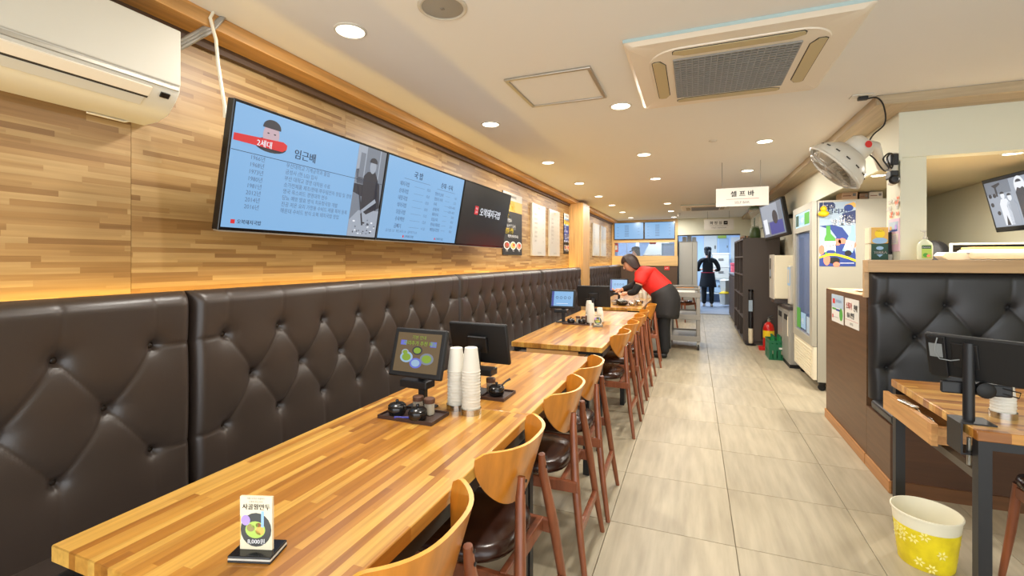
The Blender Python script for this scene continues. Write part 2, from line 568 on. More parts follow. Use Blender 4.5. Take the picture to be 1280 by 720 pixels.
# back wall: opening for the kitchen door and the pass-through
bw = struct(MB().box(XL, -.40, YB, YB + .12, 0, 1.227).build('wall_back', 'dark_wall', smooth=0))
g = MB(); g.box(XL, -2.035, YB, YB + .12, 1.49, 1.85); g.box(-.485, -.40, YB, YB + .12, 1.49, 1.85)
g.build('side_jamb', 'pale_wood', bw, smooth=0)
MB().box(XL, -.40, YB - .015, YB + .12, 1.227, 1.49).build('apron_board', 'pale_wood', bw, smooth=0)
MB().box(XL, -.40, YB - .01, YB + .12, 1.85, ZC).build('head_board', 'pale_wood', bw, smooth=0)
bw2 = struct(MB().box(-.40, 1.06, YB, YB + .12, 2.03, ZC).build('wall_back', 'cream_paint', smooth=0))
MB().box(1.06, 1.8, YB, YB + .12, 0, ZC).build('door_pier', 'cream_paint', bw2, smooth=0)
dr = struct(MB().box(-.40, 1.06, YB - .012, YB + .13, 2.005, 2.03).build('door_1', 'black_steel', smooth=0))
MB().box(-.415, -.40, YB - .012, YB + .13, 0, 2.03).build('jamb', 'black_steel', dr, smooth=0)
wi = struct(MB().box(-2.035, -.485, YB + .05, YB + .056, 1.49, 1.85).build('window_1', 'kitchen_glass', smooth=0))

# kitchen shell
struct(MB().box(XL - .4, 2.0, 17.2, 17.3, 0, 2.6).build('wall_kitchen_back', 'kitchen_white', smooth=0))
struct(MB().box(XL - .5, XL - .4, YB + .12, 17.3, 0, 2.6).build('wall_kitchen_left', 'kitchen_white', smooth=0))
struct(MB().box(1.85, 2.0, YB + .12, 17.3, 0, 2.6).build('wall_kitchen_right', 'kitchen_white', smooth=0))
struct(MB().box(-.46, -.40, YB + .12, 13.9, 0, 2.6).build('wall_kitchen_partition', 'kitchen_white', smooth=0))

# right side: fascia, beam, column, office shell
fa = struct(MB().box(XF, XF + .02, YF, YB, ZS - .03, 2.40).build('wall_right', 'cream_paint', smooth=0))
MB().box(XF + .02, 3.4, YF, YF + .12, ZS - .01, 2.40).build('beam', 'cream_paint', fa, smooth=0)
cn = MB(); cn.box(1.315, 1.458, YF + .02, YF + .26, 1.37, ZS)
cn.build('column', 'cream_paint', fa, smooth=0)
struct(MB().box(XF + .05, XF + .15, 7.0, YB, 0, ZC).build('wall_right', 'cream_paint', smooth=0))
struct(MB().box(XF + .15, 3.4, 7.0, 7.1, 0, ZS + .05).build('wall_office', 'office_paint', smooth=0))
struct(MB().box(3.3, 3.4, -1.2, 7.0, 0, ZC).build('wall_right', 'office_paint', smooth=0))
co = struct(MB().box(1.10, XF, 3.68, YB, 2.385, ZC).build('trim_2', 'cornice_grey_wood', smooth=0, bevel=.004))
struct(MB().box(1.102, 3.3, 3.66, YF, 2.387, ZC).build('trim_3', 'cornice_grey_wood_cross', smooth=0, bevel=.004))

# ------------------------------------------------------------------ left bench
def tuft(W, Hh, cols_off, pitch, zrows, stag, depth=.07):
    """tufted pad in local (y along W, z up), bulging towards +x"""
    ny, nz = int(W / .009), int(Hh / .009)
    Y, Z = np.meshgrid(np.linspace(0, W, ny + 1), np.linspace(0, Hh, nz + 1))
    ex = np.minimum(Y, W - Y); ez = Hh - Z; ez0 = Z + .03
    def rnd(d, r): return np.sqrt(np.clip(1 - (1 - np.clip(d / r, 0, 1)) ** 2, 0, 1))
    h = depth * rnd(ex + .001, .045) * rnd(ez + .001, .055) * rnd(ez0 + .03, .05)
    btn = []; rows = []
    for k, z in enumerate(zrows):
        st = pitch * (.5 if k % 2 == stag else 0)
        r = []
        y = cols_off + st
        while y < W - .05:
            r.append((y, z)); y += pitch
        rows.append(r); btn += r
    seg = []
    for (y, z) in rows[0]: seg.append((y, z, y + .004, Hh, .45))
    for (y, z) in rows[-1]: seg.append((y, z, y, 0, .5))
    for k in range(len(rows) - 1):
        for (y, z) in rows[k]:
            for (y2, z2) in rows[k + 1]:
                if abs(y2 - y) < pitch * .6: seg.append((y, z, y2, z2, 1.0))
    for r in (rows[0], rows[2]) if len(rows) > 2 else ():
        seg.append((0, r[0][1] - .008, r[0][0], r[0][1], .8)); seg.append((r[-1][0], r[-1][1], W, r[-1][1] - .008, .8))
    for (a, b, c, d, s) in seg:
        L2 = (c - a) ** 2 + (d - b) ** 2
        t = np.clip(((Y - a) * (c - a) + (Z - b) * (d - b)) / L2, 0, 1)
        dist = np.hypot(Y - a - t * (c - a), Z - b - t * (d - b))
        h -= s * (.0055 * np.exp(-(dist / .0065) ** 2) + .007 * np.exp(-(dist / .05)))
    for (y, z) in btn:
        d = np.hypot(Y - y, Z - z)
        h -= .024 * np.exp(-(d / .032)) + .012 * np.exp(-(d / .016) ** 2)
    h = np.maximum(h, .004)
    vs = [(float(h[j, i]), float(Y[j, i]), float(Z[j, i])) for j in range(nz + 1) for i in range(ny + 1)]
    n1 = ny + 1
    fs = [(j * n1 + i, j * n1 + i + 1, (j + 1) * n1 + i + 1, (j + 1) * n1 + i) for j in range(nz) for i in range(ny)]
    o = len(vs)
    ring = [i for i in range(n1)] + [j * n1 + ny for j in range(1, nz + 1)] + [nz * n1 + i for i in range(ny - 1, -1, -1)] + [j * n1 for j in range(nz - 1, 0, -1)]
    vs += [(-.02, vs[i][1], vs[i][2]) for i in ring]
    k = len(ring)
    fs += [(ring[(a + 1) % k], ring[a], o + a, o + (a + 1) % k) for a in range(k)]
    fs.append(tuple(o + a for a in range(k)))
    bt = []
    for (y, z) in btn:
        i = int(round(y / W * ny)); j = int(round(z / Hh * nz))
        bt.append((float(h[j, i]), y, z))
    return vs, fs, bt

BX = -1.92
tv_, tf_, tb_ = tuft(2.236, .80, .138, .2800, (.605, .410, .215), 1)
seams = [-1.0, 1.244, 3.488, 5.76, 8.62, 10.86]
bnames = ['nearest tufted dark brown wall bench at the left edge, ending at the first seam',
          'tufted dark brown wall bench directly below the three wall screens',
          'tufted dark brown wall bench below the dark screen and black food poster',
          'tufted dark brown wall bench below the wall menus and before the wooden pillar',
          'first tufted dark brown wall bench beyond the wooden pillar',
          'last tufted dark brown wall bench in the far left corner']
first_back = None
for k, y in enumerate(seams):
    if first_back is None:
        th = empty('wall_bench', (BX, y + .004, .455))
        mb = MB(); mb.add(tv_, tf_); mb.build('back_cushion', 'leather_brown', th, smooth=60)
        bb = None
        for (a, b, c) in tb_:
            if bb is None:
                bb = MB().ell((0, 0, 0), .007, .012, .012, 12, 6).build('button', 'button', th); o = bb
            else:
                o = bb.copy(); COL.objects.link(o); o.parent = th
            o.location = (a + .007, b, c)
        MB().box(-.06, -.02, .003, 2.233, -.4, .785).build('back_board', 'bench_base', th, smooth=0)
        MB().box(.0, .52, .004, 2.232, -.095, .005).build('seat_cushion', 'leather_brown', th, bevel=.03, seg=3)
        MB().box(.0, .47, .004, 2.232, -.455, -.095).build('seat_base', 'bench_base', th, smooth=0)
        first_back = th
    else:
        th = copy_tree(first_back)
        th.location = (BX, y + .004, .455)
        if k == 5: th.scale = (1, .84, 1)
    tag(th, bnames[k], 'bench', 'tufted wall benches')
pl = struct(MB().box(XL, -1.835, 8.05, 8.60, 0, 2.40).build('trim_4', 'pillar_wood', smooth=0, bevel=.004))

# led strip in the gap behind the bench backs
ls = tag(MB().box(-2.092, -2.08, -1.0, 12.6, 1.165, 1.175).build('led_strip', 'led_strip', smooth=0), 'glowing yellow LED strip in the gap behind the bench backs', 'light strip')
for k in range(7):
    ld = bpy.data.lights.new('led_light', 'AREA'); ld.shape = 'RECTANGLE'; ld.size = 1.95; ld.size_y = .02
    ld.energy = LED_W * 1.95; ld.color = (1.0, .66, .14)
    lo = bpy.data.objects.new('led_light', ld); COL.objects.link(lo); lo.parent = ls
    lo.location = (-2.065, 0 + 1.95 * k, 1.195)
    lo.rotation_euler = (0, R(180), R(90))

# ------------------------------------------------------------------ ceiling lights
def downlight(x, y, z, label, power=LAMP_W, r=.062, group='recessed ceiling downlights'):
    th = empty('ceiling_downlight', (x, y, z), label, 'ceiling light', group)
    MB().lathe([(r + .012, 0), (r + .012, -.004), (r + .002, -.008), (r, -.003), (r, 0)], 28).build('trim_ring', 'white_plastic', th)
    MB().lathe([(r, -.001), (r, -.005), (r * .5, -.007), (0, -.0075)], 24).build('diffuser', 'lamp_disc', th)
    ld = bpy.data.lights.new('downlight', 'AREA'); ld.shape = 'DISK'; ld.size = .11; ld.energy = power; ld.color = (1.0, .95, .87)
    lo = bpy.data.objects.new('downlight', ld); COL.objects.link(lo); lo.parent = th; lo.location = (0, 0, -.012)
ordn = ['nearest', 'second', 'third', 'fourth', 'fifth', 'sixth', 'seventh', 'eighth', 'ninth']
for k, y in enumerate((1.715, 3.30, 4.83, 6.30, 7.70, 9.03, 10.45, 11.9)):
    downlight(-1.49, y, ZC, '%s round ceiling light in the row along the left wall' % ordn[k])
for k, y in enumerate((1.74, 3.24, 4.82, 6.31, 9.15, 10.6, 12.1)):
    downlight(-.475, y, ZC, '%s round ceiling light in the middle row of the ceiling' % ordn[k])
for k, y in enumerate((4.68, 6.14)):
    downlight(.587, y, ZC, '%s round ceiling light in the row nearest the right cornice' % ('nearer', 'farther')[k])
downlight(1.43, 4.70, ZS, 'small soffit light behind the wall fan above the drinks fridge', OFFICE_W * .6, .05, 'soffit lights')
downlight(1.96, 4.05, ZS, 'small soffit light at the right edge above the office screen', OFFICE_W * .38, .05, 'soffit lights')

# unseen panels and area lamps added to light the kitchen cool white
for k, (x, y) in enumerate(((.4, 15.3), (-1.2, 15.0))):
    th = tag(empty('added_kitchen_light', (x, y, 2.6)), 'added unseen cool white light panel in the kitchen, ' + ('behind the doorway' if k == 0 else 'behind the pass-through'), 'ceiling light')
    MB().box(-.6, .6, -.15, .15, -.03, 0).build('diffuser', 'scr_white', th, smooth=0)
    ld = bpy.data.lights.new('panel', 'AREA'); ld.shape = 'RECTANGLE'; ld.size = 1.2; ld.size_y = .4; ld.energy = KITCHEN_W; ld.color = (.72, .86, 1.0)
    lo = bpy.data.objects.new('panel', ld); COL.objects.link(lo); lo.parent = th; lo.location = (0, 0, -.05)

# ================================================================== RIGHT ALCOVE (counter panel, bench, ledge)
pn = tag(empty('counter_partition', (1.08, 4.05, 0)), 'low brown wood-grain partition with a pale plinth in front of the white drinks fridge', 'partition')
MB().box(0, .36, -.28, .74, 0, 1.13).build('side_panel', 'panel_brown', pn, smooth=0)
MB().box(-.012, 0, -.28, .745, 0, .075).build('plinth', 'base_wood', pn, smooth=0, bevel=.004)
MB().box(.005, .355, -.27, .73, 1.13, 1.133).build('counter_top', 'ledge_wood', pn, smooth=0)
bs = tag(empty('booth_bench', (1.08, 3.36, 0)), 'black tufted booth bench with a brown base below the pale wooden ledge on the right', 'bench')
MB().box(0.002, 2.2, -.02, .34, .40, .465).build('seat_cushion', 'leather_black', bs, bevel=.02, seg=3)
MB().box(0.002, 2.2, .0, .395, 0, .40).build('seat_base', 'panel_brown_cross', bs, smooth=0)
MB().box(0.002, 2.2, -.012, .0, 0, .075).build('plinth', 'base_wood_cross', bs, smooth=0)
MB().box(-.002, .002, 0, .40, .075, .40).build('side_panel', 'panel_brown', bs, smooth=0)
MB().box(-.012, .002, -.012, .40, 0, .075).build('plinth', 'base_wood', bs, smooth=0, bevel=.004)
v2, f2, b2 = tuft(2.2, .84, .09, .30, (.63, .42, .21), 1, .06)
mb = MB(); mb.add(v2, f2); o = mb.build('back_cushion', 'leather_black', bs, smooth=60); o.location = (.005, .375, .462); o.rotation_euler = (0, 0, R(-90))
bb = None
for (a, b, c) in b2:
    if bb is None: bb = MB().ell((0, 0, 0), .012, .007, .012, 12, 6).build('button', 'matte_black', bs); o = bb
    else: o = bb.copy(); COL.objects.link(o); o.parent = bs
    o.location = (.005 + b, .375 - a - .008, .462 + c)
lg = tag(empty('wooden_ledge', (1.06, 3.70, 1.30)), 'pale wooden ledge on top of the black tufted bench back', 'ledge')
MB().box(0, 2.2, -.03, .075, 0, .08).build('front_board', 'ledge_wood', lg, smooth=0, bevel=.002)
MB().box(0, .025, .04, .075, -.17, 0).build('end_board', 'ledge_wood', lg, smooth=0)
oc = tag(empty('office_counter', (1.17, 3.78, 0)), 'wooden counter behind the ledge carrying the cartons and the white register', 'counter')
MB().box(0, 1.275, 0, .37, 1.35, 1.38).build('counter_board', 'ledge_wood', oc, smooth=0)
MB().box(.30, 1.275, 0, .37, 0, 1.35).build('counter_body', 'panel_brown_cross', oc, smooth=0)
struct(MB().box(2.45, 2.55, YF + .12, 7.0, 0, ZS).build('wall_office', 'office_paint', smooth=0))

# ================================================================== TABLES
def make_table(cross=False):
    t = empty('dining_table', (0, 0, 0))
    L, W = 1.197, .70
    MB().box(-W / 2, W / 2, -L / 2, L / 2, .712, .75).build('tabletop', 'table_wood', t, bevel=.0025, seg=1)
    for sx in (-1, 1):
        for sy in (-1, 1):
            x, y = sx * (W / 2 - .024), sy * (L / 2 - .03)
            MB().box(x - .02, x + .02, y - .02, y + .02, 0, .68).build('leg', 'black_steel', t, smooth=0)
    g = MB()
    for sx in (-1, 1): g.box(sx * (W / 2 - .024) - .02, sx * (W / 2 - .024) + .02, -L / 2 + .05, L / 2 - .05, .672, .712)
    for sy in (-1, 1): g.box(-W / 2 + .004, W / 2 - .004, sy * (L / 2 - .09) - .02, sy * (L / 2 - .09) + .02, .68, .712)
    g.build('frame', 'black_steel', t, smooth=0)
    d = MB().box(-.23, .17, -L / 2 + .012, -L / 2 + .03, .618, .706).build('drawer', 'drawer_wood_cross', t, smooth=0)
    MB().box(-.22, .16, -L / 2 + .03, -.2, .622, .70).build('drawer_box', 'drawer_wood', d, smooth=0)
    return t
TJ = {}
tab0 = make_table()
tlabels = [(-.972, 1.168, 'nearest oak-strip dining table holding only the small price card stand'),
           (-.972, 2.367, 'second nearest oak-strip dining table, end to end with the nearest one'),
           (-.965, 3.90, 'oak-strip dining table in the middle with a wooden drawer under its near end'),
           (-.965, 5.10, 'oak-strip dining table just before the one the red-shirted woman clears'),
           (-.99, 6.78, 'oak-strip dining table the woman in red is clearing of dishes'),
           (-.99, 7.99, 'oak-strip dining table behind the woman in red'),
           (-.99, 10.05, 'farthest oak-strip dining table near the kitchen wall')]
for k, (x, y, l) in enumerate(tlabels):
    t = tab0 if k == 0 else copy_tree(tab0)
    t.location = (x, y, 0)
    tag(t, l, 'table', 'oak-strip tables along the bench')

# ================================================================== CHAIRS
def make_chair():
    t = empty('dining_chair', (0, 0, 0))
    # seat: rounded pad
    out = []
    for k in range(28):
        a = 2 * math.pi * k / 28
        ca, sa = math.cos(a), math.sin(a)
        e = .62
        out.append((math.copysign(abs(ca) ** e, ca) * .205 - .025, math.copysign(abs(sa) ** e, sa) * (.20 + .02 * (-ca))))
    vs = []; fs = []
    prof = [(.90, .425), (.985, .432), (1.0, .447), (.975, .466), (.88, .476), (.5, .482), (.02, .484)]
    for s_, z in prof: vs += [(-.025 + (x + .025) * s_, y * s_, z - .012 * (x < -.12) * 0) for x, y in out]
    n = 28
    for i in range(len(prof) - 1):
        for j in range(n): fs.append((i * n + j, i * n + (j + 1) % n, (i + 1) * n + (j + 1) % n, (i + 1) * n + j))
    fs.append(tuple(range(n - 1, -1, -1))); fs.append(tuple((len(prof) - 1) * n + j for j in range(n)))
    MB().add(vs, fs).build('seat', 'seat_vinyl', t, smooth=60)
    # seat frame rails
    g = MB()
    for s_ in (-1, 1):
        g.obox((0, s_ * .172, .395), (1, 0, 0), (0, 1, 0), (0, 0, 1), -.18, .25, -.011, .011, -.024, .024)
    g.box(-.19, -.165, -.17, .17, .375, .425); g.box(.17, .195, -.17, .17, .375, .425)
    g.build('seat_frame', 'leg_walnut', t, smooth=0, bevel=.004)
    # shield backrest
    AX, SAG, HW = .198, .115, .215
    def arc(y): return AX - SAG * abs(y / HW) ** 2.9
    nt_, nz_ = 28, 8
    vin = []; vout = []
    for i in range(nt_ + 1):
        u = -1 + 2 * i / nt_
        uu = math.sin(u * math.pi / 2)
        y = uu * HW
        top = .795 - .004 * (1 - u * u) - .02 * max(0, abs(uu) - .93) / .07
        bot = .765 - .185 * (max(0, 1 - abs(uu) ** 2.6)) ** .62
        dx = arc(y)
        sl = -2.9 * SAG / HW * abs(y / HW) ** 1.9 * (1 if y > 0 else -1)
        nrm = Vector((1, -sl, 0)).normalized()
        for j in range(nz_ + 1):
            z = bot + (top - bot) * j / nz_
            p = Vector((dx + (z - .68) * .30, y, z))
            vin.append(p - nrm * .006); vout.append(p + nrm * .006)
    n1 = nz_ + 1
    vs = vin + vout; o = len(vin); fs = []; fe = []
    for i in range(nt_):
        for j in range(nz_):
            a, b, c, d = i * n1 + j, (i + 1) * n1 + j, (i + 1) * n1 + j + 1, i * n1 + j + 1
            fs.append((a, d, c, b)); fs.append((o + a, o + b, o + c, o + d))
        fe.append((i * n1 + nz_, o + i * n1 + nz_, o + (i + 1) * n1 + nz_, (i + 1) * n1 + nz_))
        fs.append((i * n1, (i + 1) * n1, o + (i + 1) * n1, o + i * n1))
    for i, sgn in ((0, 1), (nt_, -1)):
        for j in range(nz_):
            q = (i * n1 + j, o + i * n1 + j, o + i * n1 + j + 1, i * n1 + j + 1)
            fs.append(q if sgn > 0 else q[::-1])
    br = MB().add(vs, fs + fe).build('backrest', 'ply_honey', t, smooth=50, fixn=True)
    br.data.materials.append(M['ply_edge'])
    for p in br.data.polygons[len(fs):]: p.material_index = 1
    # legs
    for s_ in (-1, 1):
        pts = [(.292, s_ * .212, 0), (.262, s_ * .186, .2), (.235, s_ * .158, .42), (.214, s_ * .105, .62), (.2135, s_ * .093, .69)]
        lg_ = MB().tube(pts, [.0115, .016, .019, .0165, .012], 10).build('leg', 'leg_walnut', t, smooth=50)
        sc = MB()
        for z in (.645, .68): sc.lathe([(.005, 0), (.0055, .003), (0, .004)], 8, (.2285, s_ * (.100 - (z - .645) * .15), z), (1, 0, 0))
        sc.build('screw', 'black_steel', lg_)
        pts = [(-.225, s_ * .20, 0), (-.20, s_ * .182, .22), (-.182, s_ * .168, .43)]
        MB().tube(pts, [.0115, .016, .018], 10).build('leg', 'leg_walnut', t, smooth=50)
    MB().box(.248, .270, -.176, .176, .185, .225).build('stretcher', 'leg_walnut', t, smooth=0, bevel=.004)
    return t
ch0 = make_chair()
CH = [(-.722, .90, 'nearest wooden dining chair, its honey plywood back cut by the bottom edge of the picture'),
      (-.722, 1.475, 'second nearest wooden chair on the aisle, brown vinyl seat fully showing'),
      (-.722, 2.125, 'third wooden chair on the aisle, beside the second table below the cup stacks'),
      (-.722, 2.640, 'fourth wooden chair on the aisle, at the far end of the second table'),
      (-.722, 3.86, 'first wooden chair at the middle table, fifth along the aisle'),
      (-.722, 4.47, 'second wooden chair at the middle pair of tables, sixth along the aisle'),
      (-.722, 5.02, 'third wooden chair at the middle pair of tables, seventh along the aisle'),
      (-.722, 5.50, 'fourth wooden chair at the middle pair of tables, eighth along the aisle'),
      (-.70, 6.36, 'wooden chair just in front of the woman in the red shirt'),
      (-.74, 8.30, 'wooden chair behind the grey trolley, back close to the woman'),
      (-.60, 9.75, 'wooden chair at the farthest table, behind the grey trolley'),
      (-.25, 11.1, 'lone wooden chair near the kitchen door, seen above the grey trolley')]
for k, (x, y, l) in enumerate(CH):
    c = ch0 if k == 0 else copy_tree(ch0)
    c.location = (x, y, 0)
    c.rotation_euler = (0, 0, R((0, -2, 1, 2, -1, 1, 0, -1, 3, -3, 2, 60)[k]))
    tag(c, l, 'chair', 'wooden dining chairs with plywood backs')
c = copy_tree(ch0); c.location = (1.46, 2.44, 0); c.rotation_euler = (0, 0, R(-86))
tag(c, 'wooden chair under the right-hand table, partly in view at the bottom right corner', 'chair', 'wooden dining chairs with plywood backs')

# right table with the opened drawer
rt = tag(empty('dining_table', (1.57, 2.61, 0)), 'oak-strip table at the right edge with a half-open drawer and black steel legs', 'table')
MB().box(-.60, .60, -.40, .40, .712, .75).build('tabletop', 'table_wood_cross', rt, bevel=.003, seg=1)
for sx in (-1, 1):
    for sy in (-1, 1):
        x, y = sx * .575, sy * .375
        MB().box(x - .02, x + .02, y - .02, y + .02, 0, .712).build('leg', 'black_steel', rt, smooth=0)
for sy in (-1, 1): MB().box(-.555, .555, sy * .375 - .02, sy * .375 + .02, .68, .712).build('frame_rail', 'black_steel', rt, smooth=0)
for sx in (-1, 1): MB().box(sx * .575 - .015, sx * .575 + .015, -.355, .355, .555, .585).build('brace', 'brace_steel', rt, smooth=0)
d = MB().box(-.645, -.623, -.165, .365, .60, .692).build('drawer', 'drawer_wood', rt, smooth=0)
g = MB(); g.box(-.623, -.28, -.155, -.14, .605, .68); g.box(-.623, -.28, .34, .355, .605, .68); g.box(-.623, -.28, -.14, .34, .605, .612)
g.build('drawer_box', 'drawer_wood', d, smooth=0)
for k in range(4):
    s_ = tag(empty('spoon', (.958, 2.60 + .03 * k, .665)), 'metal spoon in the half-open table drawer, %s of four' % ('nearest', 'second', 'third', 'farthest')[k], 'spoon', 'spoons in the drawer', rz=R(95 + 4 * k))
    MB().tube([(-.1, 0, .006), (0, 0, .012), (.05, 0, .03)], [.003, .0025, .003], 6).build('handle', 'steel', s_)
    MB().ell((.075, 0, .035), .03, .018, .006, 10, 6).build('bowl', 'steel', s_)

# ================================================================== PAPER CUPS
def cup_mesh():
    return MB().lathe([(.026, 0), (.0262, .001), (.0375, .093), (.0392, .0945), (.0385, .097), (.0365, .0955), (.0255, .004), (0, .004)], 20)
cup0 = None
def cup_stack(x, y, n, where, z0=.75, sink=.0, rk=1.0):
    """upside-down cups nested in a short steel ring"""
    global cup0
    h = tag(empty('cup_holder', (x, y, z0)), 'short round steel cup holder under %s' % where, 'holder', 'steel cup holders')
    MB().lathe([(.042 * rk, 0), (.042 * rk, .024), (.0405 * rk, .024), (.0405 * rk, .002), (0, .002)], 24).build('ring', 'steel', h)
    for k in range(n):
        if cup0 is None:
            cup0 = cup_mesh().build('paper_cup', 'cup_paper', None, smooth=40); o = cup0
        else:
            o = cup0.copy(); COL.objects.link(o)
            for p in ('label',): 
                if p in o: del o[p]
        o.rotation_euler = (R(180), 0, random.uniform(0, 6))
        o.location = (x + random.uniform(-.0008, .0008), y + random.uniform(-.0008, .0008), z0 + .100 + .0122 * k)
        last = k == n - 1
        tag(o, ('topmost white paper cup of %s' if last else 'white paper cup nested in %s') % where, 'cup', 'paper cups in ' + where)
cup_stack(-.853, 1.695, 15, 'the tallest cup stack on the second table')
cup_stack(-.937, 1.725, 14, 'the middle cup stack on the second table')
cup_stack(-1.00, 1.93, 8, 'the low cup stack behind the nearest order tablet')
cup_stack(-.935, 4.44, 10, 'the taller cup stack on the middle table')
cup_stack(-.865, 4.53, 6, 'the shorter cup stack on the middle table')
cup_stack(-1.045, 4.86, 9, 'the cup stack behind the middle blue-screen tablet')
cup_stack(1.15, 2.44, 7, 'the wide paper-cup stack on the right table', rk=1.0)

# ================================================================== TABLE SETS
def tablet(name, loc, w, h, tilt, rz, label, back=False, screen=None, base=None, roll=0):
    t = tag(empty(name, loc), label, 'tablet')
    t.rotation_euler = (0, 0, rz)
    m = Matrix.Rotation(R(-tilt), 3, 'X')
    ux, uy, uz = Vector((1, 0, 0)), m @ Vector((0, 1, 0)), m @ Vector((0, 0, 1))
    zc = .235
    o = Vector((0, 0, zc))
    MB().obox(o, ux, uy, uz, -w / 2, w / 2, -.011, .011, -h / 2, h / 2).build('body', 'matte_black', t, smooth=30, bevel=.007, seg=2)
    # screen on the -y side
    p = o - uy * .0115
    MB().obox(p, ux, uy, uz, -w / 2 + .022, w / 2 - .022, -.0015, .001, -h / 2 + .022, h / 2 - .02).build('screen', screen or 'screen_black', t, smooth=0)
    # stand
    MB().box(-.06, .06, -.045, .06, 0, .008).build('base_plate', 'black_steel', t, smooth=0, bevel=.002)
    MB().box(-.016, .016, .018, .045, .008, zc - .02).build('pole', 'black_steel', t, smooth=0, bevel=.003)
    MB().obox(o, ux, uy, uz, -.05, .05, .011, .03, -.04, .04).build('mount', 'black_plastic', t, smooth=0, bevel=.004)
    MB().box(-.085, .05, -.02, .05, zc - h / 2 - .045, zc - h / 2 - .012).build('card_reader', 'black_plastic', t, smooth=0, bevel=.005)
    MB().tube([(.03, .03, zc - .02), (.08, .05, zc - .03), (.085, .05, zc - .09), (.04, .05, zc - .115), (.01, .045, zc - .1)], .0025, 6).build('cable', 'cord_black', t)
    return t, p - uy * .0015, ux, uz
def screen_print_home(t, p, ux, uz, w, h):
    pr = Print(t, p, ux, uz, .0004)
    pr.rect(-w / 2, -h / 2, -w / 2 + .022, h / 2, 'scr_deep')
    for k in range(4): 
        x = -.055 + .042 * k
        pr.ell(x, .012, .014, .014, 'scr_ink', 0); pr.ell(x, .012, .010, .010, 'screen_blue', 1)
    pr.rect(-.06, -.05, .06, -.046, 'scr_white')
    pr.done()
t, p, ux, uz = tablet('order_tablet', (-1.085, 1.665, .75), .262, .205, 16, R(-2), 'black order tablet with a dim food picture facing the nearest table', screen='screen_dim')
pr = Print(t, p, ux, uz, .0004)
W2, H2 = .109, .082
pr.txt('기본 안내', -.035, .058, .018, 'scr_green', 'l'); pr.txt('사리추가 추천 메뉴', -.075, .032, .021, 'scr_green', 'l', bold=.001)
for (x, y, r_, c_) in ((0, .01, .026, 'scr_dark'), (-.05, -.02, .032, 'scr_cyan'), (.052, -.022, .034, 'scr_grey'), (0, -.042, .03, 'scr_blue'), (-.06, .0, .018, 'scr_lightgrey')):
    pr.ell(x, y, r_, r_ * .7, c_, 0); pr.ell(x, y, r_ * .7, r_ * .48, 'scr_green' if c_ != 'scr_blue' else 'scr_cyan', 1)
pr.rect(-.09, .03, -.06, .05, 'scr_blue', 0); pr.rect(.06, .028, .09, .05, 'scr_blue', 0)
pr.done()
tablet('order_tablet', (-.955, 1.99, .75), .305, .20, 14, R(178), 'black order tablet seen from behind, beside the tallest cup stack')
t, p, ux, uz = tablet('order_tablet', (-1.24, 4.52, .75), .265, .19, 14, R(0), 'bright blue order tablet on the middle table', screen='screen_blue')
screen_print_home(t, p, ux, uz, .22, .15)
tablet('order_tablet', (-1.02, 4.99, .75), .36, .235, 10, R(180), 'large black tablet back on the middle table, left of the woman in red')
t, p, ux, uz = tablet('order_tablet', (-1.10, 7.30, .75), .30, .21, 14, R(0), 'bright blue order tablet under the hands of the woman in red', screen='screen_blue')
screen_print_home(t, p, ux, uz, .25, .17)

def pot(x, y, z, label, ladle=False, rz=0):
    t = tag(empty('condiment_pot', (x, y, z), rz=rz), label, 'pot', 'black condiment pots')
    MB().lathe([(.024, 0), (.033, .006), (.037, .02), (.0365, .032), (.034, .036), (.031, .034), (.032, .02), (0, .008)], 24).build('bowl', 'ceramic_black', t)
    l_ = MB().lathe([(.0355, .036), (.036, .039), (.028, .046), (.014, .049), (0, .05)], 24).build('lid', 'ceramic_black', t)
    MB().lathe([(.004, .049), (.004, .053), (.0075, .056), (.006, .061), (0, .062)], 12).build('knob', 'ceramic_black', l_)
    if ladle:
        MB().tube([(.02, 0, .04), (.045, 0, .062), (.065, 0, .072)], [.004, .004, .006], 8).build('ladle', 'ceramic_black', t)
    return t
def jar(x, y, z, fill, label):
    t = tag(empty('spice_jar', (x, y, z)), label, 'jar')
    MB().lathe([(.017, .002), (.019, .004), (.019, .036), (0, .036)], 18).build('contents', fill, t)
    MB().lathe([(.019, 0), (.0212, .003), (.0212, .046), (.0195, .05)], 20).build('glass', 'jar_glass', t)
    MB().lathe([(.0215, .047), (.0225, .05), (.0225, .064), (.020, .067), (0, .067)], 20).build('lid', 'lid_brown', t)
def tray(x, y, w, d, label, m='tray_brown'):
    t = tag(empty('tray', (x, y, .75)), label, 'tray')
    MB().box(-w / 2, w / 2, -d / 2, d / 2, 0, .006).build('bottom', m, t, smooth=0)
    g = MB(); g.box(-w / 2 - .004, w / 2 + .004, -d / 2 - .004, -d / 2, 0, .014); g.box(-w / 2 - .004, w / 2 + .004, d / 2, d / 2 + .004, 0, .014)
    g.box(-w / 2 - .004, -w / 2, -d / 2, d / 2, 0, .014); g.box(w / 2, w / 2 + .004, -d / 2, d / 2, 0, .014)
    g.build('rim', m, t, smooth=0)
tray(-1.05, 1.575, .24, .13, 'dark brown tray with two black pots in front of the nearest order tablet')
pot(-1.115, 1.555, .756, 'left black condiment pot on the nearest tray', rz=1)
pot(-1.005, 1.535, .756, 'right black condiment pot on the nearest tray')
jar(-1.055, 1.615, .756, 'pepper', 'glass jar of brown pepper with a brown lid on the nearest tray')
jar(-.995, 1.605, .756, 'salt', 'glass jar of white salt with a brown lid on the nearest tray')
sp = tag(empty('spoon', (-1.06, 1.517, .757), rz=.25), 'blue-handled spoon on the nearest brown tray', 'spoon')
MB().tube([(-.035, 0, .005), (.035, 0, .007)], [.005, .004], 8).build('handle', 'blue_plastic', sp)
tray(-.845, 1.955, .11, .14, 'small dark brown tray with one black pot beside the tablet seen from behind')
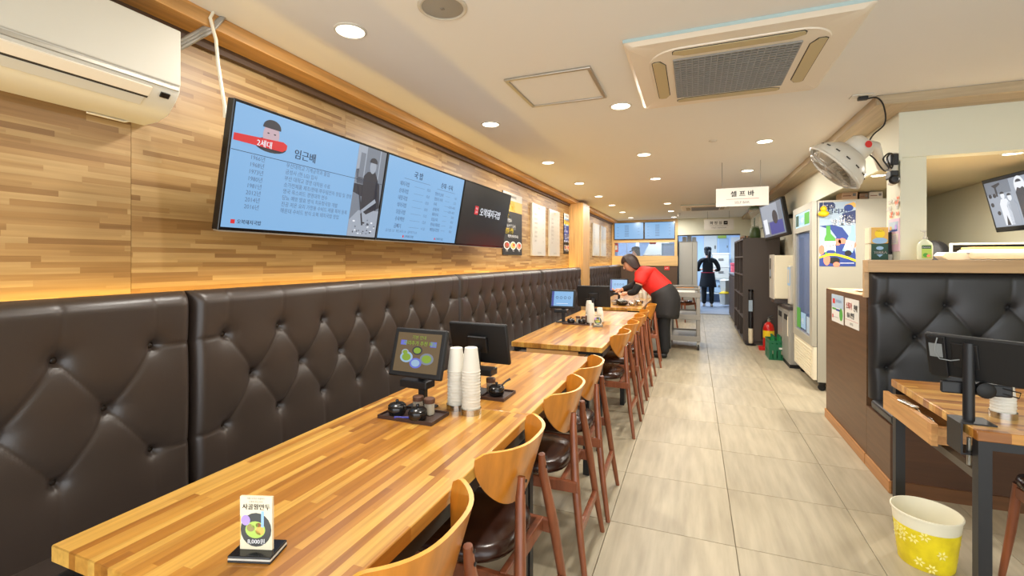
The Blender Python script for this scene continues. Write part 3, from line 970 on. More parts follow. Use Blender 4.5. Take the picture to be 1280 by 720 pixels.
pot(-.848, 1.945, .756, 'black condiment pot with a ladle handle on the small tray', True, .6)
jar(-.895, 1.985, .756, 'pepper', 'glass jar of pepper on the small tray behind the tallest cups')
tray(-1.075, 4.45, .26, .14, 'dark tray with pots on the middle table')
pot(-1.13, 4.43, .756, 'left black condiment pot on the middle table tray')
pot(-1.02, 4.42, .756, 'right black condiment pot on the middle table tray')
jar(-1.075, 4.49, .756, 'salt', 'glass jar of white salt on the middle table tray')
jar(-1.02, 4.49, .756, 'pepper', 'glass jar of brown pepper on the middle table tray')
bw_ = tag(empty('wooden_box', (-.985, 4.62, .75)), 'small brown wooden box behind the pots on the middle table', 'box')
MB().box(-.04, .04, -.04, .04, 0, .07).build('body', 'lid_brown', bw_, smooth=0, bevel=.003)
MB().box(-.032, .032, -.032, .032, .07, .078).build('tissue', 'paper_white', bw_, smooth=0)

def card_stand(x, y, rz, label):
    t = tag(empty('price_card_stand', (x, y, .75), rz=rz), label, 'price card')
    MB().box(-.047, .047, -.028, .036, 0, .004).build('foot_pad', 'black_plastic', t, smooth=0, bevel=.004)
    MB().box(-.047, .047, -.028, .036, .004, .009).build('white_layer', 'white_plastic', t, smooth=0, bevel=.004)
    MB().box(-.047, .047, -.028, .036, .009, .014).build('base', 'bezel', t, smooth=0, bevel=.004)
    MB().box(-.0355, .0355, -.003, .003, .014, .126).build('card', 'paper_cream', t, smooth=0)
    pr = Print(t, (-.0355, -.003, .014), (1, 0, 0), (0, 0, 1), .0002)
    pr.ell(.0355, .042, .034, .036, 'ink_plate', 0)
    pr.rect(0, .02, .0018, .07, 'ink_gold', 1)
    for (a, b, ra, rb, m_) in ((.034, .042, .022, .018, 'ink_lime'), (.024, .046, .009, .008, 'ink_olive'), (.044, .040, .01, .009, 'ink_gold'), (.036, .033, .01, .008, 'ink_lime'), (.033, .052, .008, .006, 'ink_lime'), (.041, .052, .006, .005, 'ink_brown')):
        pr.ell(a, b, ra, rb, m_, 1 if ra > .02 else 2)
    pr.ell(.013, .062, .010, .011, 'ink_purple', 3)
    pr.rect(.047, .048, .053, .082, 'ink_sky', 2)
    pr.txt('사골왕만두', .0355, .086, .0135, 'ink_black', 'c', 3, bold=.0006)
    pr.txt('직접 우려낸 사골육수', .0355, .107, .0045, 'ink_grey', 'c', 3)
    pr.txt('오복의 정성 만두', .0355, .100, .0045, 'ink_grey', 'c', 3)
    pr.txt('8,000원', .0355, .013, .0125, 'ink_white', 'c', 3, bold=.0005)
    pr.txt('사골육수', .013, .063, .0035, 'ink_purple', 'c', 4)
    pr.done()
card_stand(-.868, .712, R(18), 'small dumpling price card on a black and white base on the nearest table')
card_stand(-.845, 4.33, R(6), 'small dumpling price card in front of the cups on the middle table')

# dishes being cleared
def bowl(x, y, r, h, m, name, label):
    t = tag(MB().lathe([(r * .55, 0), (r * .9, h * .45), (r, h), (r * .95, h), (r * .84, h * .5), (r * .5, h * .12), (0, h * .1)], 24).build(name, m, None, loc=(x, y, .75)), label, 'bowl', 'dishes on the table being cleared')
bowl(-.93, 6.50, .085, .06, 'ceramic_black', 'soup_bowl', 'black soup bowl in front of the hands of the woman in red')
bowl(-.80, 6.52, .05, .035, 'steel', 'steel_bowl', 'smaller steel bowl right of the black soup bowl')
bowl(-.72, 6.62, .06, .06, 'steel', 'steel_bowl', 'larger steel bowl nearest the waist of the woman in red')
bowl(-1.04, 6.55, .05, .05, 'brushed', 'steel_bowl', 'steel bowl at the far left of the dishes being cleared')
ns = tag(empty('crumpled_napkins', (-.93, 6.50, .80)), 'crumpled white napkins piled in the black soup bowl', 'napkin')
for k in range(5):
    a = random.uniform(0, 6)
    o = MB().obox((random.uniform(-.04, .04), random.uniform(-.04, .04), .01 + .005 * k), (math.cos(a), math.sin(a), .3), (-math.sin(a), math.cos(a), .1), (0, -.3, 1), -.035, .035, -.02, .02, -.004, .004).build('napkin', 'paper_white', ns, smooth=0)
for k in range(3):
    s_ = tag(empty('spoon', (-.86 + .035 * k, 6.42 + .05 * k, .757 if k else .80), rz=R(35 + 18 * k)), 'steel spoon among the dishes being cleared, %s of three' % ('nearest', 'middle', 'farthest')[k], 'spoon', 'spoons among the dishes')
    MB().tube([(-.09, 0, .0), (0, 0, .006), (.05, 0, .012)], [.003, .0025, .003], 6).build('handle', 'steel', s_)
    MB().ell((.07, 0, .014), .026, .016, .005, 10, 6).build('bowl', 'steel', s_)
wb = tag(empty('water_bottle', (-.78, 6.9, .75)), 'clear plastic water jug beside the woman\'s forearm', 'jug')
MB().lathe([(.04, 0), (.042, .01), (.042, .13), (.03, .17), (.028, .19)], 18).build('body', 'clear_glass', wb)
MB().lathe([(.03, .19), (.03, .205), (0, .207)], 14).build('cap', 'white_plastic', wb)
for k, (x, y, h_) in enumerate(((-.75, 7.75, .2), (-.68, 7.9, .15), (-.82, 7.85, .14))):
    t = tag(empty('white_bottle', (x, y, .75)), 'white bottle on the table behind the woman in red, %s of three' % ('tallest', 'nearest the aisle', 'shortest')[k], 'bottle', 'white bottles behind the woman')
    MB().lathe([(.03, 0), (.032, .01), (.032, h_ * .7), (.014, h_ * .85), (.013, h_)], 16).build('body', 'cup_paper', t)
    MB().lathe([(.015, h_), (.015, h_ + .02), (0, h_ + .021)], 12).build('cap', 'lid_brown', t)

# ---- right table monitor on a clamp post
pt = tag(empty('tablet_post', (.985, 2.33, .75)), 'black clamp post holding tablets at the corner of the right table', 'stand')
MB().tube([(.012, 0, .006), (.012, 0, .305)], .018, 16).build('pole', 'black_steel', pt)
MB().box(-.035, .075, -.05, .05, 0, .006).build('clamp_plate', 'black_steel', pt, smooth=0)
MB().box(-.041, -.035, -.07, .035, -.11, .006).build('clamp_side', 'black_steel', pt, smooth=0)
MB().box(-.035, .05, -.07, .035, -.11, -.104).build('clamp_jaw', 'black_steel', pt, smooth=0)
MB().tube([(.0, -.03, -.16), (.0, -.03, -.055)], .007, 10).build('clamp_screw', 'alu', pt)
MB().box(-.065, .15, .012, .035, .10, .148).build('bracket', 'black_plastic', pt, smooth=0, bevel=.006)
MB().lathe([(.03, 0), (.03, .02), (.02, .026), (0, .026)], 20, (.062, .012, .125), (0, -1, 0)).build('hinge', 'matte_black', pt)
MB().tube([(.10, .02, .12), (.16, .0, .105), (.165, .0, .125), (.12, .01, .135)], .0025, 6).build('cable', 'cord_black', pt)
t = tag(empty('order_tablet', (.924, 2.455, .75)), 'wide black order tablet back on the right table post, grey label at left', 'tablet')
ex = Vector((.74, -.67, 0)).normalized(); nz = Vector((-.72, -.60, -.22)); nz = (nz - ex * nz.dot(ex)).normalized(); uz = nz.cross(ex).normalized() * -1
if uz.z < 0: uz = -uz
MB().obox((0, 0, .157), ex, uz, nz, 0, .36, 0, .178, -.012, .012).build('body', 'matte_black', t, smooth=30, bevel=.007, fixn=True)
MB().obox((0, 0, .157), ex, uz, nz,   .02, .34, .02, .162, -.014, -.011).build('screen', 'screen_blue', t, smooth=0, fixn=True)
MB().obox((0, 0, .157), ex, uz, nz,   .012, .070, .0, .172, .012, .024).build('side_housing', 'black_plastic', t, smooth=0, bevel=.003, fixn=True)
MB().obox((0, 0, .157), ex, uz, nz, .018, .060, .085, .142, .024, .0265).build('label_plate', 'grey_label', t, smooth=0, fixn=True)
MB().obox((0, 0, .157), ex, uz, nz, .016, .066, .148, .166, .024, .028).build('port_strip', 'black_plastic', t, smooth=0, fixn=True)
MB().obox((0, 0, .157), ex, uz, nz, .085, .165, .05, .15, .012, .018).build('mount_plate', 'black_plastic', t, smooth=0, bevel=.003, fixn=True)
q = lambda a, b, c: Vector((0, 0, .157)) + ex * a + uz * b + nz * c
MB().tube([q(.05, .17, .03), q(.045, .14, .04), q(.042, .11, .042), q(.055, .085, .042), q(.085, .08, .034), q(.11, .085, .022)], .0022, 6).build('cable', 'grey_label', t)

# ================================================================== BUCKET
bt = tag(empty('paper_bucket', (.985, 2.655, 0)), 'white-lined yellow paper bucket with pale flowers on the floor by the right table leg', 'bucket')
MB().lathe([(.098, 0), (.100, .003), (.1195, .178)], 36, caps=False).build('yellow_sleeve', 'bucket_yellow', bt)
MB().lathe([(.097, .002), (.1190, .176), (.1245, .228), (.129, .230), (.129, .237), (.124, .238), (.122, .229), (.096, .012), (0, .012)], 36).build('liner', 'bucket_white', bt)
fb = MB()
for k in range(22):
    a = random.uniform(0, 2 * math.pi); z = random.uniform(.02, .165)
    r_ = .100 + .0195 * (z - .003) / .175 + .0008
    cz = Vector((math.cos(a), math.sin(a), 0)); tg = Vector((-math.sin(a), math.cos(a), 0))
    for q in range(6):
        b_ = q * math.pi / 3 + random.uniform(-.2, .2)
        d_ = tg * math.cos(b_) + Vector((0, 0, 1)) * math.sin(b_)
        e_ = tg * -math.sin(b_) + Vector((0, 0, 1)) * math.cos(b_)
        pts_ = [d_ * .004, d_ * .012 + e_ * .005, d_ * .022, d_ * .012 - e_ * .005]
        fb.add([cz * (r_ + .001) + Vector((0, 0, z)) + p_ for p_ in pts_], [(0, 1, 2, 3)])
fb.build('flower_print', 'flower_pale', bt, smooth=0)

# ================================================================== WALL SCREENS
TVH = .553
def wall_tv(y0, y1, label, scr):
    t = tag(empty('wall_screen', (-1.86, y0, 1.505)), label, 'screen', 'three screens in a row on the wood wall')
    up = Vector((.10, 0, .545)).normalized(); rt_ = Vector((0, 1, 0)); n = rt_.cross(up)
    w = y1 - y0
    g = MB().obox((0, 0, 0), rt_, up, n, .002, w - .002, 0, TVH, -.04, 0)
    g.build('bezel', 'bezel', t, smooth=0, bevel=.003, seg=1)
    MB().obox((0, 0, 0), rt_, up, n, .012, w - .012, .016, TVH - .012, -.002, .001).build('screen', scr, t, smooth=0)
    MB().obox((0, 0, 0), rt_, up, n, w * .25, w * .75, .1, .45, -.075, -.04).build('back_housing', 'black_plastic', t, smooth=0)
    MB().box(-.235, -.03, w * .45, w * .55, .2, .34).build('wall_bracket', 'black_steel', t, smooth=0)
    MB().obox((0, 0, 0), rt_, up, n, .004, w - .004, -.004, .002, -.03, .002).build('lower_trim', 'alu', t, smooth=0)
    return t, Vector((0, 0, 0)) + n * .001, rt_, up, w
t, o, rt_, up, w = wall_tv(1.337, 2.362, 'leftmost wall screen, pale blue with a portrait, dated lines and a grey photograph', 'screen_blue')
pr = Print(t, o, rt_, up, .0006)
u0, u1, h0, h1 = .012, w - .012, .016, TVH - .012
# portrait and red banner
pr.ell(.20, .40, .085, .032, 'scr_dark', 0)
pr.ell(.195, .445, .043, .056, 'scr_skin', 1)
pr.ell(.195, .480, .047, .033, 'scr_dark', 2, t0=-8, t1=188); pr.rect(.147, .474, .242, .482, 'scr_dark', 3)
pr.ell(.178, .452, .006, .003, 'scr_dark', 3); pr.ell(.212, .452, .006, .003, 'scr_dark', 3); pr.ell(.195, .42, .016, .004, 'scr_white', 3)
pr.poly([(.016, .385), (.262, .385), (.285, .40), (.285, .42), (.262, .43), (.016, .415)], 'scr_red', 4)
pr.txt('2세대', .125, .388, .034, 'scr_white', 'l', 6, bold=.0012)
pr.txt('임근배', .33, .375, .05, 'scr_ink', 'l', 2, bold=.002)
pr.rect(.012, .345, w - .012, .3475, 'scr_ink', 5)
rows = [('1966년', '부산대학교 기계공학과 졸업'), ('1968년', '금성사 (현 LG) 입사'), ('1973년', '부산 대학교 경영 대학원 수료'), ('1980년', '소가전제품 제조/판매 ㈜우림전자 창립 및 경영'), ('1981년', '영국 옥스퍼드 경영대학 연수'), ('2012년', '당뇨 예방 발효 방식 치유청국장 개발'), ('2014년', '진공 저온 요리 가정용 수비드 제품 특허 등록'), ('2016년', '해운대 수비드 방식 오복 돼지국밥 창업')]
for k, (a, b) in enumerate(rows):
    y = .322 - .031 * k
    pr.txt(a, .105, y, .026, 'scr_ink_soft', 'l', 2); pr.txt(b, .295, y, .026, 'scr_ink_soft', 'l', 2, .93)
pr.rect(.052, .034, .072, .052, 'scr_red', 1); pr.txt('오복돼지국밥', .08, .036, .022, 'scr_ink', 'l', 2, bold=.001)
# grey photograph of a man in a cap working at a bowl
px = .765
pr.rect(px, h0, u1, h1, 'scr_grey', 0)
pr.rect(px, .32, .84, h1, 'scr_lightgrey', 1); pr.rect(.79, .36, .83, .50, 'scr_grey', 2); pr.rect(.955, .1, .965, h1, 'scr_lightgrey', 2)
pr.poly([(px, .40), (.80, .41), (.86, .32), (.85, .25), (px, .27)], 'scr_dark', 1)
pr.poly([(.835, .37), (.865, .40), (.93, .41), (.965, .36), (.985, .18), (.845, .18)], 'scr_dark', 3)
pr.poly([(.95, .36), (.985, .34), (u1, .20), (.90, .15), (.86, .17), (.95, .22)], 'scr_dark', 3)
pr.ell(.905, .435, .028, .04, 'scr_lightgrey', 4); pr.ell(.905, .462, .034, .026, 'scr_dark', 5, t0=-10, t1=190)
pr.poly([(.96, .25), (.975, .23), (.85, .15), (.84, .165)], 'scr_lightgrey', 5)
pr.poly([(.80, .31), (.81, .312), (.885, .085), (.872, .082)], 'scr_dark', 5)
pr.poly([(px, h0), (px, .11), (.83, .17), (u1, .18), (u1, h0)], 'scr_lightgrey', 2)
for k in range(26): pr.ell(random.uniform(px + .03, u1 - .02), random.uniform(.03, .12), random.uniform(.004, .012), random.uniform(.003, .007), random.choice(['scr_grey', 'scr_dark', 'scr_white']), 6, 7)
pr.done()

t, o, rt_, up, w = wall_tv(2.366, 3.392, 'middle wall screen, pale blue price menu in two columns', 'screen_blue')
pr = Print(t, o, rt_, up, .0006)
pr.txt('국 밥', .355, .445, .052, 'scr_ink', 'c', 2, bold=.0025); pr.rect(.20, .424, .52, .4265, 'scr_ink_soft')
pr.txt('순대 · 수육', .755, .43, .045, 'scr_ink', 'c', 2, .9, bold=.002); pr.rect(.62, .411, .89, .4135, 'scr_ink_soft')
for k, (a, b) in enumerate((('돼지국밥', '10.0'), ('순대국밥', '10.0'), ('내장국밥', '10.0'), ('섞어국밥', '10.0'), ('모듬국밥', '11.0'), ('수육백반', '12.0'), ('곱빼기', '+1.0'))):
    y = .375 - .047 * k
    pr.txt(a, .16, y, .034, 'scr_ink_soft', 'l', 2, .85, bold=.001); pr.txt(b, .53, y, .030, 'scr_ink_soft', 'r', 2, .9); pr.rect(.33, y + .01, .455, y + .0115, 'scr_ink_soft')
for k, (a, b) in enumerate((('맛보기 순대', '9.0'), ('맛보기 수육', '12.0'), ('수육', '~30.0~40.0'), ('순대수육', '~30.0~40.0'), ('돼지수육', '30.0'), ('모듬수육', '45.0'), ('편육순대볶음', '25.0'), ('해장술국한상', '35.0'))):
    y = .365 - .0385 * k
    pr.txt(a, .60, y, .029, 'scr_ink_soft', 'l', 2, .85, bold=.001); pr.txt(b, .93, y, .027, 'scr_ink_soft', 'r', 2, .9); pr.rect(.76, y + .009, .825, y + .0105, 'scr_ink_soft')
pr.txt('공기밥 1.0   헤드사리 1.0   김치추가 2.0', .08, .062, .022, 'scr_ink_soft', 'l', 2)
pr.rect(.275, .03, .29, .045, 'scr_red'); pr.txt('오복돼지국밥', .295, .031, .02, 'scr_ink', 'l', 2)
pr.rect(.685, .03, .70, .045, 'scr_red'); pr.txt('오복돼지국밥', .705, .031, .02, 'scr_ink', 'l', 2)
pr.done()

t, o, rt_, up, w = wall_tv(3.396, 4.43, 'rightmost wall screen, nearly black with a glowing white shop name', 'screen_black')
pr = Print(t, o, rt_, up, .0006)
pr.rect(.255, .285, .325, .36, 'scr_red', 0); pr.txt('부산', .29, .328, .024, 'scr_white', 'c', 2); pr.txt('오복', .29, .298, .024, 'scr_white', 'c', 2)
pr.txt('오복돼지국밥', .355, .285, .085, 'scr_white', 'l', 2, 1.0, bold=.004)
pr.done()

# two menu screens high on the back wall
for k, (x0, x1, l) in enumerate(((-2.035, -1.255, 'left pale blue menu screen high on the far back wall'), (-1.24, -.47, 'right pale blue menu screen high on the far back wall'))):
    t = tag(empty('menu_screen', (x0, 12.70, 1.93)), l, 'screen', 'menu screens on the back wall')
    w = x1 - x0
    MB().box(0, w, 0, .035, 0, .46).build('bezel', 'bezel', t, smooth=0)
    MB().box(.014, w - .014, -.002, 0, .016, .446).build('screen', 'screen_blue', t, smooth=0)
    pr = Print(t, (0, -.002, 0), (1, 0, 0), (0, 0, 1), .001)
    for q in range(8):
        pr.rect(w * .36, .37 - .04 * q, w * .50, .382 - .04 * q, 'scr_ink_soft')
        pr.rect(w * .1, .37 - .04 * q, w * .16, .376 - .04 * q, 'scr_ink_soft') if q % 2 else pr.rect(w * .8, .37 - .04 * q, w * .86, .376 - .04 * q, 'scr_ink_soft')
    pr.done()

# ================================================================== POSTERS ON THE LEFT WALL
def board(y0, y1, z0, z1, label, m, th=.012, cat='poster', name='wall_poster', group=None):
    t = tag(empty(name, (XL, y0, z0)), label, cat, group)
    MB().box(0.0, th, 0, y1 - y0, 0, z1 - z0).build('board', m, t, smooth=0, bevel=.002, seg=1)
    return t, Print(t, (th, 0, 0), (0, 1, 0), (0, 0, 1), .0008), y1 - y0, z1 - z0
def food_poster(y0, y1, z0, z1, label, sky):
    t, pr, W_, H_ = board(y0, y1, z0, z1, label, 'ink_black')
    c2 = 'ink_navy' if sky else 'ink_black'
    pr.rect(0, H_ * .88, W_, H_, 'paper_white', 0); pr.rect(0, H_ * .70, W_, H_ * .88, 'ink_gold' if not sky else 'ink_sky', 0)
    if sky: pr.rect(0, H_ * .3, W_, H_ * .70, 'ink_blue', 0); pr.rect(0, H_ * .74, W_, H_ * .84, 'ink_gold', 1)
    pr.txt('오복돼지국밥', W_ * .5, H_ * .92, .04, c2, 'c', 2)
    pr.txt('수육 주문시', W_ * .12, H_ * .79, .075, 'ink_yellow' if not sky else 'ink_navy', 'l', 2, .8, bold=.004)
    pr.txt('막국수 서비스', W_ * .06, H_ * .71, .085, 'ink_yellow', 'l', 2, .72, bold=.004)
    pr.txt('단돈', W_ * .1, H_ * .60, .085, 'ink_yellow' if not sky else 'ink_white', 'l', 2, .9, bold=.004)
    pr.txt('수육 한접시', W_ * .05, H_ * .53, .05, 'ink_white', 'l', 2)
    pr.txt('포장주문 환영', W_ * .08, H_ * .42, .07, 'ink_white', 'l', 2, .85, bold=.003)
    pr.txt('3만원 할인', W_ * .05, H_ * .345, .085, 'ink_yellow' if not sky else 'ink_white', 'l', 2, .78, bold=.004)
    pr.txt('매장에 문의해 주세요', W_ * .5, H_ * .285, .04, 'ink_white', 'c', 2)
    for k, c_ in enumerate(('ink_brown', 'ink_gold', 'ink_orange')):
        cx = W_ * (.18 + .32 * k)
        pr.ell(cx, H_ * .155, W_ * .15, H_ * .065, 'ink_white', 1); pr.ell(cx, H_ * .155, W_ * .125, H_ * .052, c_, 2); pr.ell(cx + .02, H_ * .165, W_ * .05, H_ * .022, 'ink_red', 3)
    pr.txt('순대', W_ * .18, H_ * .06, .035, 'ink_white', 'c', 2); pr.txt('국밥', W_ * .5, H_ * .06, .035, 'ink_white', 'c', 2); pr.txt('수육', W_ * .82, H_ * .06, .035, 'ink_white', 'c', 2)
    pr.done()
food_poster(4.98, 5.62, 1.44, 2.20, 'black food poster with yellow lettering right of the dark wall screen', False)
food_poster(7.70, 8.02, 1.49, 2.19, 'blue and gold food poster just before the wooden pillar', True)
food_poster(9.42, 9.76, 1.49, 2.23, 'blue food poster just beyond the wooden pillar', True)
def menu_board(y0, y1, z0, z1, label):
    t, pr, W_, H_ = board(y0, y1, z0, z1, label, 'menu_white', .03, 'menu', 'wall_menu', 'white menu boards on the wood wall')
    pr.txt('국밥', W_ * .5, H_ * .90, .045, 'ink_gold', 'c', 2)
    for k, a in enumerate(('돼지국밥', '순대국밥', '내장국밥', '섞어국밥', '모듬국밥', '수육백반', '곱빼기')):
        pr.txt(a, W_ * .15, H_ * (.78 - .085 * k), .032, 'ink_grey', 'l', 2); pr.txt('10.0', W_ * .85, H_ * (.78 - .085 * k), .028, 'ink_grey', 'r', 2)
    pr.txt('오복돼지국밥', W_ * .5, H_ * .045, .03, 'ink_grey', 'c', 2)
    pr.done()
menu_board(5.98, 6.58, 1.44, 2.17, 'white menu board on the wood wall, the nearer of the two before the pillar')
menu_board(6.80, 7.36, 1.44, 2.17, 'white menu board on the wood wall, the farther of the two before the pillar')
menu_board(10.05, 10.80, 1.47, 2.20, 'white menu board beyond the wooden pillar, nearer one')
menu_board(11.0, 11.65, 1.47, 2.20, 'white menu board beyond the wooden pillar, nearest the back corner')

# ================================================================== WALL AIR CONDITIONER
ac = tag(empty('wall_air_conditioner', (XL, .30, 1.93)), 'white split air conditioner high on the wood wall at the upper left corner', 'air conditioner')
prof = [(0, .36), (.175, .355), (.205, .335), (.222, .29), (.226, .13), (.222, .105), (.198, .070), (.150, .022), (.085, .004), (0, .0)]
MB().prism(prof, (0, 0, 0), (1, 0, 0), (0, 0, 1), (0, .90, 0)).build('body', 'white_plastic', ac, smooth=50, bevel=.006, fixn=True)
MB().box(.222, .232, .0, .897, .128, .345).build('front_panel', 'warm_white', ac, smooth=0, bevel=.006)
MB().box(.219, .2275, .005, .893, .108, .124).build('chrome_strip', 'alu', ac, smooth=0, bevel=.002)
n_ = Vector((.226 - .15, 0, .13 - .022)).normalized()
fx = Vector((-.0735, 0, -.080)).normalized(); fn = Vector((.080, 0, -.0735)).normalized()
o = Vector((.2235, 0, .099))
MB().obox(o, (0, 1, 0), fx, fn, .02, .80, .004, .044, -.004, .006).build('upper_louver', 'ac_panel', ac, smooth=0, bevel=.002)
MB().obox(o + fx * .048, (0, 1, 0), fx, fn, .02, .80, -.004, .004, -.002, .0035).build('louver_gap', 'dark_slot', ac, smooth=0)
MB().obox(o + fx * .052, (0, 1, 0), fx, fn, .02, .79, .0, .036, -.003, .005).build('lower_louver', 'warm_white', ac, smooth=0, bevel=.002)
MB().obox(o + fx * .012, (0, 1, 0), fx, fn, .835, .866, 0, .02, -.002, .005).build('display_window', 'bezel', ac, smooth=0)
pp = MB()
for k, a in enumerate((-.012, .004, .018)): pp.tube([(.06, .90, .30 + a), (.10, .98, .35 + a), (.15, 1.08, .46 + a), (.17, 1.12, .525)], .009, 8)
pp.build('wrapped_pipes', 'foil_grey', ac, smooth=60)
tag(MB().tube([(-1.93, 1.37, 2.45), (-1.935, 1.36, 2.42), (-1.92, 1.375, 2.33), (-1.90, 1.37, 2.22), (-1.885, 1.375, 2.12), (-1.88, 1.385, 2.045), (-1.90, 1.40, 2.0)], .007, 8).build('power_cord', 'cord_white', None), 'white cord hanging from the ceiling down to the leftmost wall screen', 'cord')
tag(MB().tube([(-1.99, 1.245, 2.24), (-2.03, 1.25, 2.12), (-2.06, 1.24, 2.02), (-2.08, 1.20, 1.955), (-2.085, 1.12, 1.925), (-2.085, 1.0, 1.925)], .004, 8).build('drain_hose', 'cord_white', None), 'thin pale hose looping under the wall air conditioner', 'cord')

# ================================================================== CEILING CASSETTES
def cassette(x, y, s, label):
    t = tag(empty('ceiling_air_conditioner', (x, y, ZC)), label, 'air conditioner')
    h = s / 2
    vs = []
    def ringpts(hw, r, z, n=6):
        out = []
        for cx, cy, a0 in ((hw - r, hw - r, 0), (-hw + r, hw - r, 90), (-hw + r, -hw + r, 180), (hw - r, -hw + r, 270)):
            for k in range(n + 1):
                a = R(a0 + 90 * k / n); out.append((cx + r * math.cos(a), cy + r * math.sin(a), z))
        return out
    def loft(rings):
        m_ = MB(); n = len(rings[0]); vs = [p for r_ in rings for p in r_]; fs = []
        for i in range(len(rings) - 1):
            for j in range(n): fs.append((i * n + j, (i + 1) * n + j, (i + 1) * n + (j + 1) % n, i * n + (j + 1) % n))
        fs.append(tuple((len(rings) - 1) * n + j for j in range(n)))
        return m_.add(vs, fs)
    loft([ringpts(h, .02, 0), ringpts(h, .02, -.018), ringpts(h - .02, .03, -.034), ringpts(h * .80, .10, -.034)]).build('panel', 'ac_panel', t, smooth=30, fixn=True)
    MB().box(-h, h, -h - .002, -h, -.017, -.001).build('edge_strip', 'ac_side', t, smooth=0)
    sq = loft([ringpts(h * .80, .16, -.034), ringpts(h * .795, .16, -.040), ringpts(h * .6, .05, -.041)]).build('inner_panel', 'ac_panel', t, smooth=30, fixn=True)
    for k in range(4):
        a = k * math.pi / 2
        ux, uy = Vector((math.cos(a), math.sin(a), 0)), Vector((-math.sin(a), math.cos(a), 0))
        L_ = h * .56
        def slot(dz, grow, m_, nm, dth):
            pts = [(-L_ - grow, -.012 - grow), (-L_ + .05, -.038 - grow), (L_ - .05, -.038 - grow), (L_ + grow, -.012 - grow), (L_ + grow, .012 + grow), (L_ - .01, .026 + grow), (-L_ + .01, .026 + grow), (-L_ - grow, .012 + grow)]
            MB().prism(pts, ux * (h * .715) + Vector((0, 0, dz)), uy, ux, (0, 0, dth)).build(nm, m_, t, smooth=0, fixn=True)
        slot(-.0425, .003, 'dark_slot', 'slot_edge', .004)
        slot(-.0455, -.001, 'louver', 'louver', .004)
    gh = h * .56
    MB().box(-gh, gh, -gh, gh, -.0425, -.040).build('grille_back', 'grille_dark', t, smooth=0)
    g = MB(); n = 19
    for k in range(n + 1):
        p = -gh + 2 * gh * k / n
        g.box(p - .0028, p + .0028, -gh, gh, -.048, -.042); g.box(-gh, gh, p - .0045, p + .0045, -.050, -.042)
    tag(g.build('grille', 'grille', t, smooth=0), kind='stuff')
    pr = Print(t, (-.06, gh + .03, -.0415), (-1, 0, 0), (0, 1, 0), .0006)
    MB().box(-.05, .05, -gh - .05, -gh - .044, -.043, -.041).build('name_strip', 'ink_grey', t, smooth=0)
    return t
cassette(.185, 2.79, 1.02, 'large white ceiling cassette air conditioner with a grey grille, near the camera')
cassette(.20, 10.0, .9, 'far white ceiling cassette air conditioner near the kitchen door')
ht = tag(empty('ceiling_hatch', (-.79, 2.765, ZC)), 'square ceiling access hatch with an aluminium frame', 'hatch')
MB().box(-.235, .235, -.235, .235, -.004, 0).build('door_panel', 'ceiling_paint', ht, smooth=0)
for (a, b, c, d) in ((-.258, .258, -.258, -.235), (-.258, .258, .235, .258), (-.258, -.235, -.235, .235), (.235, .258, -.235, .235)):
    MB().box(a, b, c, d, -.014, 0).build('frame_bar', 'alu', ht, smooth=0, bevel=.004)
sk = tag(empty('ceiling_speaker', (-.99, 1.70, ZC)), 'round ceiling speaker with a grey mesh grille at the top edge', 'speaker')
MB().lathe([(.105, 0), (.105, -.004), (.095, -.009), (.088, -.006), (.088, 0)], 36).build('rim', 'warm_white', sk)
MB().lathe([(.088, -.003), (.06, -.006), (0, -.008)], 36).build('mesh_grille', 'grille', sk)
MB().box(-.008, .008, -.006, .006, -.0105, -.007).build('badge', 'ink_grey', sk, smooth=0)
sd = tag(empty('smoke_detector', (.155, 4.5, ZC)), 'small round sensor on the bare ceiling', 'sensor')
MB().lathe([(.035, 0), (.035, -.006), (.02, -.012), (0, -.013)], 20).build('body', 'white_plastic', sd)
sl = tag(empty('spot_camera', (-.34, 11.2, ZC)), 'small white ceiling camera before the kitchen door', 'camera')
MB().lathe([(.04, 0), (.04, -.02), (.03, -.05), (0, -.06)], 16).build('dome', 'white_plastic', sl)
MB().box(-.02, .02, -.09, -.02, -.07, -.03).build('head', 'white_plastic', sl, smooth=0)

# ---- hanging signs
def hang_sign(x0, x1, y, z0, z1, label, lines, wires=True):
    t = tag(empty('hanging_sign', (x0, y, z0)), label, 'sign')
    W_, H_ = x1 - x0, z1 - z0
    MB().box(0, W_, 0, .008, 0, H_).build('board', 'paper_white', t, smooth=0)
    for x in (W_ * .12, W_ * .85):
        MB().tube([(x, .004, H_), (x, .004, ZC - z0)], .0025, 6).build('wire', 'ink_grey', t)
    pr = Print(t, (0, 0, 0), (1, 0, 0), (0, 0, 1), .001)
    for a in lines: pr.txt(*a)
    pr.rect(W_ * .2, H_ * .38, W_ * .55, H_ * .40, 'ink_grey'); pr.rect(W_ * .55, H_ * .38, W_ * .82, H_ * .40, 'ink_red' if W_ < .55 else 'ink_grey')
    pr.done()
hang_sign(.222, .735, 5.55, 1.965, 2.165, 'nearer hanging white sign reading 셀프바 above the aisle', [('셀 프 바', .257, .108, .070, 'ink_black', 'c', 2, 1, .003), ('SELF BAR', .257, .028, .036, 'ink_grey', 'c', 2)])
hang_sign(.20, .79, 11.0, 2.04, 2.275, 'farther hanging white sign with an arrow in front of the kitchen door', [('화 장 실 ➡', .29, .125, .075, 'ink_black', 'c', 2, 1, .003), ('TOILET  RESTROOM', .29, .035, .034, 'ink_grey', 'c', 2)])

